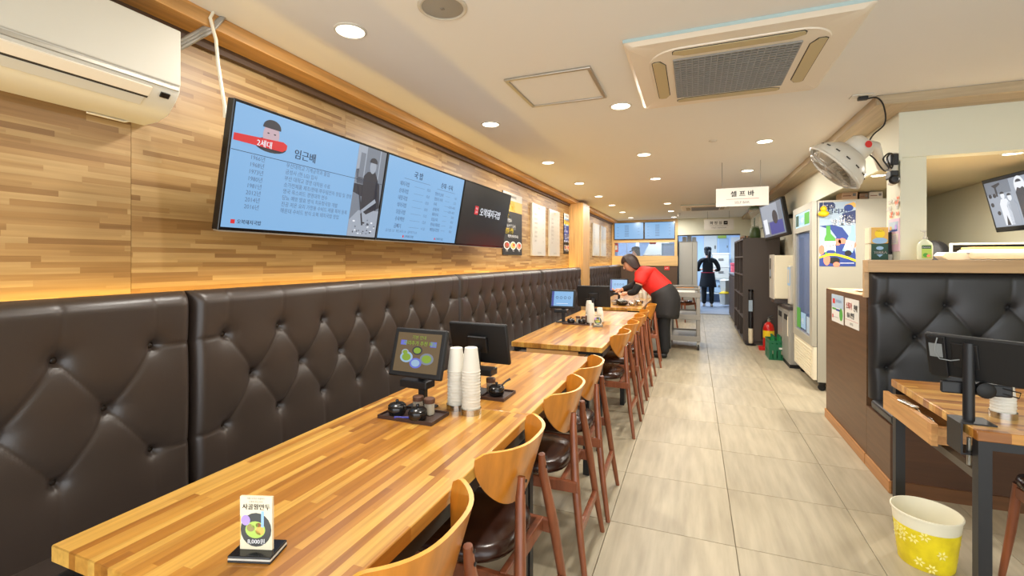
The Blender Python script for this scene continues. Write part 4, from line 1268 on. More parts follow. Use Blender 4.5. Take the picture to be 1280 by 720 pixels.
# ================================================================== WALL FAN
right = Vector((math.cos(math.atan(228 / 575)), math.sin(math.atan(228 / 575)), 0)); fwd = Vector((-right.y, right.x, 0))
ray = (fwd + right * .70 + Vector((0, 0, .212))).normalized()
er = ray.cross(Vector((0, 0, 1))).normalized(); eu = er.cross(ray)
ax = (er * -.70 - eu * .62 - ray * .20).normalized()
fn_ = tag(empty('wall_fan', (.86, 3.62, 1.99)), 'white wall fan with a wire guard hanging from the cream fascia', 'fan')
fu = ax.orthogonal().normalized(); fv = ax.cross(fu)
RF = .190
def ringp(r, h, n=40): return [ax * h + fu * (r * math.cos(2 * math.pi * k / n)) + fv * (r * math.sin(2 * math.pi * k / n)) for k in range(n)]
MB().tube(ringp(RF, .0), .009, 8, closed=True).build('guard_rim', 'white_plastic', fn_, smooth=60)
g = MB()
for k in range(36):
    a = 2 * math.pi * k / 36
    d1 = fu * math.cos(a) + fv * math.sin(a); d2 = fu * math.cos(a + .35) + fv * math.sin(a + .35)
    g.tube([d1 * .04 + ax * .055, d1 * .12 + ax * .05, d2 * .155 + ax * .035, d2 * RF], .0016, 5)
g.tube(ringp(.12, .05), .0016, 5, closed=True); g.tube(ringp(.155, .035), .0016, 5, closed=True)
tag(g.build('wire_guard', 'alu', fn_, smooth=60), kind='stuff')
MB().lathe([(0, .062), (.04, .058), (.045, .05), (.04, .045)], 20, (0, 0, 0), ax).build('guard_badge', 'white_plastic', fn_)
MB().lathe([(RF, -.002), (RF - .003, -.03), (.155, -.085), (.10, -.135), (.075, -.14), (.075, -.135), (.095, -.13), (.15, -.08), (RF - .008, -.028), (RF - .006, -.002)], 40, (0, 0, 0), ax, caps=False).build('rear_shell', 'white_plastic', fn_, smooth=50)
g = MB()
for k in range(14):
    a = 2 * math.pi * k / 14
    d1 = fu * math.cos(a) + fv * math.sin(a); tg = ax.cross(d1)
    c_ = d1 * .1725 + ax * -.056; nn = (d1 * .78 - ax * .62).normalized(); q = (d1 * .62 + ax * .78).normalized()
    g.obox(c_, tg, q, nn, -.014, .014, -.0035, .0035, .000, .004)
g.build('vent_slot', 'dark_slot', fn_, smooth=0)
MB().lathe([(.075, -.135), (.082, -.15), (.078, -.21), (.055, -.235), (0, -.24)], 24, (0, 0, 0), ax).build('motor_housing', 'white_plastic', fn_, smooth=50)
pr = Print(fn_, right * .02 + Vector((0, 0, .165)) - fwd * .07 + right * .09, right, Vector((0, 0, 1)), .002)
pr.done()
MB().lathe([(.022, .012), (.022, .014), (0, .015)], 16, ax * -.18 - fwd * .07, -fwd).build('badge', 'ink_red', fn_)
MB().lathe([(.03, .03), (.03, -.02), (0, -.02)], 18, (0, 0, 0), ax).build('hub', 'fan_blade', fn_)
for k in range(4):
    a = 2 * math.pi * k / 4 + .5
    m_ = MB(); vs = []
    for i in range(7):
        r_ = .028 + .125 * i / 6
        for j in range(5):
            b_ = a + (j - 2) / 4 * (1.0 - .25 * abs(i - 3) / 3)
            vs.append(fu * (r_ * math.cos(b_)) + fv * (r_ * math.sin(b_)) + ax * (-.012 + .014 * (j - 2)))
    m_.add(vs, [(i * 5 + j, i * 5 + j + 1, (i + 1) * 5 + j + 1, (i + 1) * 5 + j) for i in range(6) for j in range(4)])
    o = m_.build('blade', 'fan_blade', fn_); so = o.modifiers.new('solid', 'SOLIDIFY'); so.thickness = .003
b0 = Vector((1.30, 3.99, 2.03)) - Vector((.86, 3.62, 1.99))
MB().tube([ax * -.21, ax * -.23 + right * .06 + Vector((0, 0, -.03)), b0 + Vector((-.09, -.06, .0)), b0], [.03, .03, .027, .03], 14).build('arm', 'white_plastic', fn_)
MB().obox(b0, (0, 1, 0), (1, 0, 0), (0, 0, 1), -.09, -.005, -.04, .0, -.13, .09).build('wall_bracket', 'white_plastic', fn_, smooth=30, bevel=.015, seg=3)
MB().obox(b0, (0, 1, 0), (1, 0, 0), (0, 0, 1), -.096, .0, -.048, .0, .0, .08).build('upper_clamp', 'black_plastic', fn_, smooth=0, bevel=.008)
MB().obox(b0, (0, 1, 0), (1, 0, 0), (0, 0, 1), -.096, .0, -.048, .0, -.09, -.035).build('lower_clamp', 'black_plastic', fn_, smooth=0, bevel=.008)
MB().lathe([(.03, 0), (.032, .01), (.02, .02), (0, .021)], 18, b0 + Vector((-.03, -.095, -.10)), (0, -1, 0)).build('speed_knob', 'black_plastic', fn_)
pts = [Vector((1.045, 3.66, 2.435)), Vector((1.10, 3.64, 2.43)), Vector((1.135, 3.64, 2.37)), Vector((1.14, 3.64, 2.26)), Vector((1.08, 3.66, 2.19)), Vector((1.05, 3.66, 2.10)), Vector((1.10, 3.68, 2.04)), Vector((1.16, 3.72, 1.97)), Vector((1.20, 3.76, 1.99)), Vector((1.17, 3.76, 2.05)), Vector((1.22, 3.82, 2.10)), Vector((1.26, 3.86, 2.08)), Vector((1.24, 3.84, 2.00)), Vector((1.21, 3.82, 2.07)), Vector((1.25, 3.88, 2.11))]
tag(MB().tube(curve(pts), .005, 6).build('power_cord', 'cord_black', None), 'black fan cord running from the ceiling outlet and coiled at the bracket', 'cord')
so = tag(empty('ceiling_outlet', (1.01, 3.62, ZC)), 'white ceiling power outlet with a black plug by the right cornice', 'outlet')
MB().box(-.06, .06, -.035, .035, -.008, 0).build('plate', 'white_plastic', so, smooth=0, bevel=.003)
MB().box(-.02, .035, -.016, .016, -.032, -.008).build('plug', 'cord_black', so, smooth=0, bevel=.005)

# ================================================================== DRINKS FRIDGE
X0, X1, Y0, Y1 = 1.20, 1.80, 5.66, 6.66
fr = tag(empty('drinks_fridge', (X0, Y0, 0)), 'tall white drinks fridge with a blue-lit glass door and a poster on its side', 'fridge')
W_, D_ = Y1 - Y0, X1 - X0
g = MB(); g.box(0, D_, 0, .04, .10, 2.0); g.box(0, D_, W_ - .04, W_, .10, 2.0); g.box(0, D_, .04, W_ - .04, 1.92, 2.0); g.box(0, D_, .04, W_ - .04, .10, .48); g.box(D_ - .04, D_, .04, W_ - .04, .48, 1.92)
g.build('cabinet', 'fridge_white', fr, smooth=0)
MB().box(-.006, 0, .01, W_ - .01, .10, 2.0).build('door_gasket', 'rubber', fr, smooth=0)
g = MB(); g.box(-.05, -.006, 0, .11, .47, 2.0); g.box(-.05, -.006, W_ - .11, W_, .47, 2.0); g.box(-.05, -.006, .11, W_ - .11, 1.93, 2.0); g.box(-.05, -.006, .11, W_ - .11, .47, .55); g.box(-.05, -.006, .11, W_ - .11, 1.70, 1.76)
dd = g.build('door', 'fridge_white', fr, smooth=0)
MB().box(-.03, -.024, .11, W_ - .11, .55, 1.70).build('glass', 'fridge_glass', dd, smooth=0)
MB().box(-.04, -.03, .11, W_ - .11, 1.76, 1.93).build('sign_panel', 'fridge_sign', dd, smooth=0)
pr = Print(dd, (-.04, W_ - .11, 1.76), (0, -1, 0), (0, 0, 1), .001)
pr.rect(.02, .02, .18, .15, 'beer_green'); pr.rect(.2, .03, .45, .14, 'ink_sky'); pr.txt('참 시원한', .22, .06, .06, 'ink_white', 'l', 2); pr.rect(.48, .02, .72, .15, 'ink_green')
pr.done()
pr = Print(dd, (-.03, W_ - .11, .55), (0, -1, 0), (0, 0, 1), .001)
pr.rect(.02, .02, .22, .26, 'ink_green'); pr.rect(.25, .04, .50, .22, 'ink_sky'); pr.txt('시원', .27, .1, .07, 'ink_white', 'l', 2); pr.rect(.54, .02, .75, .2, 'paper_blue')
pr.done()
g = MB()
for k in range(9): g.box(-.045, -.03, .06, W_ - .06, .15 + .033 * k, .17 + .033 * k)
lp = MB().box(-.038, -.006, 0, W_, .12, .465).build('lower_panel', 'machine_white', fr, smooth=0)
for k in range(9): MB().box(-.048, -.036, .08, W_ - .08, .15 + .033 * k, .168 + .033 * k).build('vent_slat', 'machine_white', lp, smooth=0)
for k in range(22): MB().box(.02, D_ - .06, .04, W_ - .04, .58 + .05 * k, .596 + .05 * k).build('shelf', 'bin_white', fr, smooth=0)
for y in (.05, W_ - .06): MB().box(.005, .02, y, y + .012, .55, 1.70).build('light_tube', 'fridge_light', fr, smooth=0)
ld = bpy.data.lights.new('fridge_lamp', 'AREA'); ld.shape = 'RECTANGLE'; ld.size = .8; ld.size_y = 1.2; ld.energy = 7; ld.color = (.35, .45, 1)
lo = bpy.data.objects.new('fridge_lamp', ld); COL.objects.link(lo); lo.parent = fr; lo.location = (.05, W_ / 2, 1.15); lo.rotation_euler = (R(90), 0, R(90 + 180))
for (x, y) in ((.05, .06), (D_ - .06, .06), (.05, W_ - .06), (D_ - .06, W_ - .06)):
    MB().lathe([(.035, -.012), (.035, .012)], 16, (x, y, .035), (0, 1, 0)).build('caster', 'rubber', fr)
    MB().box(x - .03, x + .03, y - .03, y + .03, .065, .10).build('caster_plate', 'black_steel', fr, smooth=0)
# poster on the side of the fridge
t = tag(empty('drinks_poster', (1.215, 5.66, 1.315)), 'drinks poster with two bottles and bold lettering on the side of the white fridge', 'poster')
W_, H_ = .315, .665
MB().box(0, W_, -.003, 0, 0, H_).build('sheet', 'paper_blue', t, smooth=0)
pr = Print(t, (0, -.003, 0), (1, 0, 0), (0, 0, 1), .0005)
pr.poly([(0, .665), (.12, .665), (.14, .64), (.14, .60), (.0, .58)], 'ink_navy', 0); pr.poly([(.2, .545), (W_, .575), (W_, .44), (.2, .46)], 'ink_navy', 0)
pr.poly([(0, .42), (.12, .43), (.2, .40), (.25, .32), (.30, .2), (W_, .12), (W_, 0), (0, 0), (0, .1), (.1, .2), (.15, .3), (.1, .38)], 'ink_blue', 0)
pr.ell(.255, .60, .04, .035, 'ink_blue', 1); pr.poly([(.22, .63), (.3, .66), (W_, .64), (W_, .6)], 'ink_gold', 0)
pr.txt('오늘도', .02, .605, .042, 'ink_white', 'l', 2, 1, .003)
pr.txt('달리자!', .07, .545, .062, 'ink_navy', 'l', 3, .95, .004)
pr.txt('오늘도', .17, .49, .045, 'ink_white', 'l', 3, 1, .003)
pr.txt('영업중!', .10, .43, .068, 'ink_white', 'l', 3, 1, .005)
pr.txt('영업중!', .097, .427, .068, 'ink_navy', 'l', 2, 1, .008)
pr.poly([(.06, .42), (.095, .42), (.1, .34), (.14, .29), (.145, .12), (.05, .12), (.045, .29), (.06, .33)], 'ink_green', 3); pr.rect(.047, .15, .143, .26, 'ink_white', 4); pr.txt('대선', .06, .19, .05, 'ink_black', 'l', 5); pr.ell(.1, .15, .04, .02, 'ink_blue', 5)
pr.poly([(.28, .42), (.30, .42), (.305, .35), (W_, .30), (.29, .14), (.20, .16), (.25, .30), (.275, .35)], 'ink_sky', 3); pr.poly([(.215, .18), (.295, .16), (.305, .25), (.235, .27)], 'ink_white', 4); pr.txt('C1', .235, .195, .045, 'ink_black', 'l', 5)
for (a, b, ra, rb) in ((.16, .25, .03, .035), (.2, .26, .035, .03), (.02, .17, .025, .05), (.065, .07, .03, .06), (.30, .22, .02, .03), (.15, .02, .03, .025)): pr.ell(a, b, ra, rb, 'ink_orange', 2)
pr.poly([(0, .10), (.08, .135), (.16, .13), (.25, .10), (W_, .07), (W_, .045), (.25, .075), (.16, .105), (.08, .11), (0, .08)], 'ink_yellow', 6)
pr.ell(.13, .06, .05, .035, 'ink_black', 1); pr.ell(.25, .135, .03, .03, 'ink_black', 4); pr.rect(.18, .03, .3, .036, 'ink_white', 7)
pr.done()
dk = tag(empty('yellow_toy', (1.245, 5.645, 1.86)), 'small yellow rounded toy hanging over the corner of the drinks poster', 'toy')
MB().ell((0, -.02, 0), .05, .03, .032).ell((.0, -.02, .05), .03, .025, .03).build('body', 'duck_yellow', dk)
MB().tube([(0, -.01, .07), (0, -.008, .14)], .002, 6).build('string', 'cord_white', dk)
# cartons on the fridge
for k, (x0, x1, h, m_, l) in enumerate(((1.445, 1.585, .10, 'carton', 'pinkish carton on top of the white fridge, leftmost'), (1.60, 1.675, .075, 'carton_brown', 'small brown carton on top of the white fridge, in the middle'), (1.685, 1.80, .085, 'carton_white', 'white and cream carton on top of the white fridge, rightmost'))):
    t = tag(empty('carton', (x0, 5.80, 2.0)), l, 'box', 'cartons on the fridge')
    MB().box(0, x1 - x0, 0, .2, 0, h).build('box', m_, t, smooth=0, bevel=.002, seg=1)
    pr = Print(t, (0, 0, 0), (1, 0, 0), (0, 0, 1), .001); pr.rect(.01, h * .5, (x1 - x0) * .6, h * .6, 'ink_brown'); pr.rect((x1 - x0) * .7, h * .5, (x1 - x0) * .9, h * .8, 'ink_grey'); pr.done()

# ---- objects on the ledge
for k, (z, l) in enumerate(((1.38, 'dark green drink carton, lower of the two stacked on the ledge'), (1.498, 'yellow drink carton stacked on the dark green one on the ledge'))):
    t = tag(empty('drink_carton', (1.18, 4.02, z)), l, 'box', 'drink cartons on the ledge')
    MB().box(0, .10, 0, .09, 0, .115).build('box', 'beer_green' if k == 0 else 'ink_gold', t, smooth=0, bevel=.002, seg=1)
    MB().box(-.012, 0, .0, .09, 0.002, .113).build('side_flap', 'paper_cream', t, smooth=0)
    pr = Print(t, (0, 0, 0), (1, 0, 0), (0, 0, 1), .0006)
    if k == 0: pr.txt('TERRA', .052, .045, .026, 'ink_white', 'c', 2, 1, .001); pr.ell(.05, .085, .022, .013, 'ink_sky', 1); pr.poly([(.03, .04), (.07, .04), (.05, .02)], 'ink_sky', 1)
    else: pr.ell(.05, .02, .045, .022, 'ink_sky', 1); pr.ell(.05, .07, .03, .03, 'ink_yellow', 1); pr.txt('KELLY', .052, .085, .016, 'ink_brown', 'c', 2)
    pr.done()
t = tag(empty('speaker_box', (1.285, 4.05, 1.38)), 'small black box standing between the drink cartons and the cream column', 'box')
MB().box(0, .028, 0, .10, .04, .20).build('body', 'black_plastic', t, smooth=0, bevel=.004); MB().box(.0, .028, 0, .10, 0, .04).build('base', 'paper_white', t, smooth=0)
sb = tag(empty('soap_bottle', (1.415, 3.83, 1.38)), 'pump bottle of green hand soap on the wooden ledge', 'bottle')
MB().lathe([(.036, 0), (.041, .006), (.042, .09), (.038, .11), (.018, .13), (.013, .135), (.013, .14)], 28, sy=.62).build('body', 'soap', sb)
MB().lathe([(.014, .138), (.015, .15), (.006, .152), (.005, .185), (0, .186)], 16).build('pump', 'white_plastic', sb)
MB().box(-.022, .008, -.008, .008, .183, .197).build('nozzle', 'white_plastic', sb, smooth=0, bevel=.004)
pr = Print(sb, (-.026, -.0268, .012), (1, 0, 0), (0, 0, 1), .0006); pr.rect(0, 0, .052, .085, 'ink_lime'); pr.rect(0, .062, .048, .082, 'beer_green', 1); pr.txt('Palmolive', .004, .068, .0105, 'ink_white', 'l', 2); pr.ell(.02, .02, .014, .014, 'ink_green', 1); pr.ell(.035, .016, .01, .009, 'ink_orange', 2); pr.done()
# flyers on the column
t = tag(empty('pink_flyer', (1.315, 4.115, 1.44)), 'pink and white flyer in a sleeve on the side of the cream column', 'flyer')
MB().box(-.006, 0, -.19, 0, 0, .23).build('sleeve', 'paper_pink', t, smooth=0)
pr = Print(t, (-.006, 0, 0), (0, -1, 0), (0, 0, 1), .0006); pr.rect(.015, .05, .175, .125, 'paper_white'); pr.rect(.015, .14, .175, .21, 'paper_blue'); pr.rect(.03, .14, .16, .155, 'ink_blue', 1); pr.ell(.05, .165, .02, .015, 'ink_gold', 2); pr.ell(.14, .17, .02, .018, 'ink_purple', 2)
for k in range(4): pr.rect(.04, .065 + .014 * k, .15, .068 + .014 * k, 'ink_purple', 1)
pr.done()
t = tag(empty('butterfly_stickers', (1.315, 4.115, 1.67)), 'shiny pale sticker decorations above the pink flyer on the column', 'sticker')
g1, g2 = MB(), MB()
for k in range(16):
    y, z = -random.uniform(.0, .17), random.uniform(.0, .15)
    r_ = random.uniform(.014, .024)
    for s_ in (-1, 1):
        (g1 if k % 3 else g2).prism([(0, 0), (r_, r_ * .9), (r_ * 1.2, 0), (r_ * .7, -r_ * .7)], (-.004 - .001 * k * .3, y, z), (0, s_, 0), (0, 0, 1), (-.002, 0, 0))
g1.build('butterfly_print', 'paper_white', t, smooth=0); g2.build('butterfly_print', 'ink_orange', t, smooth=0)
# paper signs on the partition
t = tag(empty('paper_sign', (1.08, 4.60, .872)), 'pale blue and green notice on the brown partition, farther of the two papers', 'sign')
MB().box(-.003, 0, -.325, 0, 0, .224).build('sheet', 'paper_white', t, smooth=0)
pr = Print(t, (-.003, 0, 0), (0, -1, 0), (0, 0, 1), .0006); pr.rect(0, .12, .325, .224, 'paper_blue'); pr.rect(.03, .15, .10, .19, 'ink_red', 1); pr.txt('안내드립니다', .12, .165, .028, 'ink_blue', 'l', 2); pr.rect(.02, .10, .13, .115, 'ink_green', 1); pr.rect(.13, .095, .24, .112, 'ink_blue', 1); pr.ell(.265, .075, .045, .05, 'ink_green', 1); pr.rect(.02, .03, .05, .06, 'ink_red', 1); pr.rect(.06, .04, .2, .043, 'ink_grey', 1); pr.done()
t = tag(empty('paper_sign', (1.08, 4.235, .88)), 'white notice with red and black lettering on the brown partition, nearer the bench', 'sign')
MB().box(-.003, 0, -.32, 0, 0, .212).build('sheet', 'paper_white', t, smooth=0)
pr = Print(t, (-.003, 0, 0), (0, -1, 0), (0, 0, 1), .0006); pr.txt('소화기', .03, .135, .058, 'ink_red', 'l', 2, .85, .004); pr.txt('판매', .21, .13, .055, 'ink_black', 'l', 2, .8, .003); pr.txt('1EA 1만원', .05, .07, .05, 'ink_black', 'l', 2, .8, .003); pr.rect(.01, .05, .31, .052, 'ink_red'); pr.txt('오복식당', .16, .018, .022, 'ink_black', 'c', 2); pr.done()
for k, (x, y, r_, m_, l) in enumerate(((1.25, 4.32, .09, 'paper_cream', 'shallow cream plate on the brown partition top'), (1.22, 4.08, .07, 'black_plastic', 'small black dish on the brown partition top'))):
    tag(MB().lathe([(r_ * .6, 0), (r_, .012), (r_ * .97, .014), (r_ * .58, .004), (0, .004)], 24).build('plate', m_, None, loc=(x, y, 1.133)), l, 'plate')

# ---- office machines behind the ledge, office screen
t = tag(empty('receipt_printer', (1.62, 4.12, 1.38)), 'low white card terminal left of the white register on the counter', 'terminal')
MB().prism([(0, .03), (.02, .055), (.22, .055), (.22, 0), (.03, 0)], (0, 0, 0), (1, 0, 0), (0, 0, 1), (0, .14, 0)).build('body', 'white_plastic', t, smooth=0, bevel=.005, fixn=True)
MB().tube([(.13, -.004, .045), (.17, -.006, .045), (.19, -.006, .02)], .003, 6).build('cable', 'cord_black', t)
t = tag(empty('cash_register', (1.76, 4.10, 1.38)), 'white register with a rounded yellow top behind the wooden ledge', 'register')
MB().box(.0, .40, 0, .2, 0, .075).build('body', 'white_plastic', t, bevel=.03, seg=4)
MB().box(.03, .37, .05, .19, .075, .09).build('top_cover', 'ink_gold', t, smooth=0, bevel=.006)
t = tag(empty('monitor', (1.76, 4.36, 1.38)), 'flat white-framed monitor back standing behind the white register', 'monitor')
g = MB(); g.box(0, .016, 0, .02, 0, .125); g.box(.484, .50, 0, .02, 0, .125); g.box(.016, .484, 0, .02, .11, .125); g.build('frame', 'white_plastic', t, smooth=0, bevel=.003)
MB().box(.016, .484, .004, .016, 0, .11).build('back', 'bezel', t, smooth=0)
t = empty('office_screen', (2.15, 4.86, 1.60)); tag(t, 'wall screen in the office showing a pale photograph of people', 'screen')
e_h = Vector((.045, -.99, .0)).normalized(); upv = Vector((-.22, 0, .97)); upv = (upv - e_h * upv.dot(e_h)).normalized(); nv = e_h.cross(upv)
MB().obox((.1, 0, 0), e_h, upv, nv, 0, .72, 0, .43, -.04, 0).build('bezel', 'bezel', t, smooth=0, bevel=.004)
MB().obox((.1, 0, 0), e_h, upv, nv, .025, .695, .04, .40, -.002, .002).build('screen', 'screen_photo', t, smooth=0)
MB().box(.10, .30, -.40, -.30, .15, .28).build('wall_bracket', 'black_steel', t, smooth=0)
pr = Print(t, Vector((.1, 0, 0)) + nv * .002, e_h, upv, .0008)
pr.rect(.025, .04, .695, .40, 'scr_lightgrey', 0); pr.rect(.025, .30, .30, .40, 'scr_grey', 1); pr.poly([(.10, .37), (.20, .385), (.2, .37), (.15, .35), (.15, .28), (.13, .28), (.13, .35)], 'scr_dark', 2)
for k in range(6): pr.ell(.06 + .05 * (k % 3), .29 - .07 * (k // 2), .02, .018, random.choice(['scr_dark', 'scr_grey']), 2, 8)
def fig(cx, top, c_, hr=.022, dark=False):
    pr.poly([(cx - .05, .05), (cx - .055, top - .09), (cx - .03, top - .055), (cx + .03, top - .055), (cx + .055, top - .09), (cx + .05, .05)], c_, 3)
    pr.ell(cx, top - .03, hr, hr * 1.25, 'scr_white', 4, 12); pr.ell(cx, top - .015, hr * 1.1, hr * .8, 'scr_dark', 5, 10, 0, 180)
fig(.20, .31, 'scr_white'); fig(.27, .29, 'scr_lightgrey'); pr.ell(.40, .33, .055, .075, 'scr_white', 2); fig(.40, .375, 'scr_dark', .027); fig(.455, .22, 'scr_white'); fig(.55, .33, 'scr_grey'); fig(.63, .30, 'scr_white')
pr.poly([(.17, .05), (.19, .13), (.21, .05)], 'scr_dark', 5)
pr.done()

# ================================================================== CABINETS ALONG THE RIGHT WALL
cb = tag(empty('tall_cabinet', (.74, 8.40, 0)), 'tall dark brown cabinet with open shelves at the far end of the aisle', 'cabinet')
D_, L_, H_ = .53, 1.75, 1.74
g = MB(); g.box(0, D_, 0, .03, .06, H_); g.box(0, D_, L_ - .03, L_, .06, H_); g.box(D_ - .03, D_, .03, L_ - .03, .06, H_); g.box(0, D_, .03, L_ - .03, H_ - .03, H_); g.box(.03, D_ - .03, .03, L_ - .03, .0, .06)
g.build('carcass', 'cabinet_brown', cb, smooth=0, bevel=.002, seg=1)
for k, z in enumerate((.06, .42, .78, 1.12, 1.42)): MB().box(0, D_ - .03, .03, L_ - .03, z, z + .025).build('shelf', 'cabinet_brown', cb, smooth=0)
for y in (.62, 1.18): MB().box(0.004, D_ - .03, y, y + .025, .085, H_ - .03).build('divider', 'cabinet_brown', cb, smooth=0)
for k, (y, z, w_, h_, m_, l) in enumerate(((.1, .445, .16, .22, 'carton_white', 'cream box on the second shelf of the tall brown cabinet'), (.34, .805, .14, .2, 'paper_white', 'white box on the third shelf of the tall brown cabinet'), (.72, .805, .2, .16, 'carton', 'tan box in the middle bay of the tall brown cabinet'), (.12, 1.145, .2, .14, 'paper_blue', 'pale blue box on the fourth shelf of the tall brown cabinet'), (.75, 1.145, .2, .2, 'paper_white', 'tall white box in the middle bay of the tall brown cabinet'))):
    tag(MB().box(0, .25, 0, w_, 0, h_).build('storage_box', m_, None, smooth=0, bevel=.003, loc=(.80, 8.40 + y, z)), l, 'box')
td = tag(empty('cup_dispenser', (.85, 8.37, .03)), 'dark upright paper-cup dispenser tube on the near side of the tall brown cabinet', 'dispenser')
MB().lathe([(.034, .24), (.034, .84), (.030, .85), (0, .85)], 18).build('tube', 'black_plastic', td)
MB().lathe([(.036, .84), (.037, .87), (0, .872)], 18).build('cap', 'bezel', td)
MB().lathe([(.028, 0), (.034, .02), (.034, .09), (.031, .10), (.034, .12), (.034, .24)], 18).build('cup_column', 'paper_cream', td)
MB().box(-.034, .022, -.040, -.033, .52, .70).build('label_plate', 'paper_blue', td, smooth=0)
MB().lathe([(.08, -.029), (.08, -.022), (.02, -.018), (.02, .0), (0, .0)], 20).build('foot', 'black_steel', td)
vz = tag(empty('glass_dispenser', (.94, 8.62, 1.74)), 'tall glass drink dispenser with a dark green lid and green base on the brown cabinet', 'dispenser')
MB().lathe([(.075, .0), (.085, .02), (.08, .12), (.05, .20)], 22).build('green_base', 'green_plastic', vz)
MB().lathe([(.068, .13), (.055, .2), (.05, .26), (.07, .36), (.10, .46), (.105, .49)], 22).build('glass_body', 'clear_glass', vz)
MB().lathe([(.11, .485), (.11, .51), (.06, .535), (0, .54)], 22).build('lid', 'green_plastic', vz)
MB().lathe([(.03, .05), (.035, .1), (.02, .17), (0, .18)], 14).build('lime_fill', 'lime', vz)
MB().tube([(-.01, 0, .2), (-.01, 0, .34)], .012, 10).build('inner_tube', 'green_plastic', vz)
for k in range(5):
    tag(MB().lathe([(.02, 0), (.028, .04), (.03, .055), (0, .056)], 12).build('small_cup', 'steel', None, loc=(.80 + .0 * k + .065 * (k % 2), 8.80 + .13 * k, 1.74)), 'small metal cup on the brown cabinet behind the glass dispenser', 'cup', 'metal cups on the brown cabinet')
lc = tag(empty('low_cabinet', (.80, 10.25, 0)), 'low dark brown cabinet between the tall cabinet and the kitchen door', 'cabinet')
MB().box(0, .5, 0, 2.15, .05, 1.03).build('body', 'cabinet_brown', lc, smooth=0)
MB().box(-.02, .5, -.01, 2.16, 1.03, 1.06).build('worktop', 'counter_dark', lc, smooth=0)
for k in range(4): MB().box(-.016, 0, .02 + .535 * k, .54 + .535 * k, .08, 1.0).build('door', 'cabinet_brown', lc, smooth=0, bevel=.003, seg=1)
MB().box(.02, .5, 0.01, 2.1, 0, .05).build('plinth', 'matte_black', lc, smooth=0)
tag(MB().box(0, .35, 0, .9, 0, .62).build('glass_rack', 'paper_blue', None, smooth=0, bevel=.01, loc=(.90, 10.6, 1.06)), 'pale rack of wrapped goods on the low brown cabinet', 'rack')
# screen above on the right wall
t = tag(empty('wall_screen', (1.10, 7.62, 1.70)), 'small dark screen tilted on a wall arm beside the hanging sign', 'screen')
ex = Vector((.28, -.96, 0)).normalized(); upv = Vector((-.16, .03, .98)).normalized(); ex = (ex - upv * ex.dot(upv)).normalized(); nv = ex.cross(upv)
MB().obox((0, 0, 0), ex, upv, nv, -.36, .36, 0, .54, -.06, 0).build('bezel', 'black_plastic', t, smooth=0, bevel=.01)
MB().obox((0, 0, 0), ex, upv, nv, -.33, .33, .04, .51, -.002, .002).build('screen', 'scr_cyan', t, smooth=0)
pr = Print(t, nv * .002, ex, upv, .001)
pr.rect(-.33, .04, .33, .51, 'scr_grey', 0); pr.rect(-.3, .25, .2, .5, 'scr_lightgrey', 1); pr.rect(-.1, .06, .3, .24, 'scr_deep', 1); pr.rect(-.28, .08, -.15, .3, 'scr_white', 2); pr.ell(.1, .3, .08, .1, 'scr_dark', 2); pr.done()
MB().tube([-nv * .06 + upv * .27, Vector((.12, .02, .30)), Vector((.25, .05, .32))], .03, 12).build('wall_arm', 'black_steel', t)
# water machine on a steel counter
cbm = tag(empty('steel_counter', (1.13, 6.74, 0)), 'grey metal under-counter cabinet beside the glass-door fridge', 'cabinet')
MB().box(0, .20, 0, .86, .05, .74).build('body', 'brushed', cbm, smooth=0)
MB().box(-.02, .21, -.01, .87, .74, .785).build('worktop', 'counter_dark', cbm, smooth=0, bevel=.004)
MB().box(-.012, 0, .02, .42, .08, .72).build('door', 'brushed', cbm, smooth=0, bevel=.003); MB().box(-.012, 0, .44, .84, .08, .72).build('door', 'brushed', cbm, smooth=0, bevel=.003)
MB().box(-.02, -.012, .10, .30, .60, .67).build('handle_recess', 'matte_black', cbm, smooth=0); MB().box(-.02, -.012, .52, .72, .60, .67).build('handle_recess', 'matte_black', cbm, smooth=0)
MB().box(-.016, -.012, .06, .09, .4, .65).build('notice', 'paper_cream', cbm, smooth=0)
MB().box(.0, .19, .02, .82, 0, .05).build('plinth', 'matte_black', cbm, smooth=0)
pu = tag(empty('water_purifier', (1.03, 7.22, .785)), 'white water machine with grooved side standing on the grey metal counter', 'water machine')
MB().box(0, .25, 0, .42, .06, .66).build('body', 'machine_white', pu, smooth=0, bevel=.015, seg=3)
MB().box(-.014, .002, .02, .40, .05, .67).build('front_panel', 'warm_white', pu, smooth=0, bevel=.006)
MB().box(-.018, -.014, .25, .32, .33, .62).build('display', 'bezel', pu, smooth=0)
MB().box(-.02, -.018, .26, .31, .36, .46).build('notice', 'paper_blue', pu, smooth=0)
for k in range(9): MB().box(.15, .235, -.004, .001, .12 + .055 * k, .13 + .055 * k).build('side_groove', 'ac_panel', pu, smooth=0)
MB().box(.0, .25, .02, .40, 0, .06).build('base', 'counter_dark', pu, smooth=0)
t = tag(empty('counter_box', (1.16, 6.90, .785)), 'small blue-edged white box between the water machine and the fridge', 'box')
MB().box(0, .15, 0, .18, 0, .52).build('body', 'warm_white', t, smooth=0, bevel=.01)
MB().box(-.004, 0, .0, .18, .26, .50).build('door', 'ink_sky', t, smooth=0); MB().box(-.006, -.004, .03, .15, .29, .47).build('window', 'warm_white', t, smooth=0)
kt = tag(empty('small_pan', (1.20, 6.80, .785)), 'small metal pan on the grey metal counter', 'pan')
MB().lathe([(.05, 0), (.07, .03), (.068, .03), (.048, .004), (0, .004)], 18).build('bowl', 'brushed', kt); MB().tube([(-.06, 0, .025), (-.13, .03, .04)], .006, 8).build('handle', 'black_plastic', kt)
tag(MB().box(0, .05, 0, .7, 0, 1.12).build('red_brown_board', 'cabinet_red_brown', None, smooth=0, loc=(1.275, 8.1, 0)), 'red-brown upright board between the brown cabinet and the water machine', 'board')
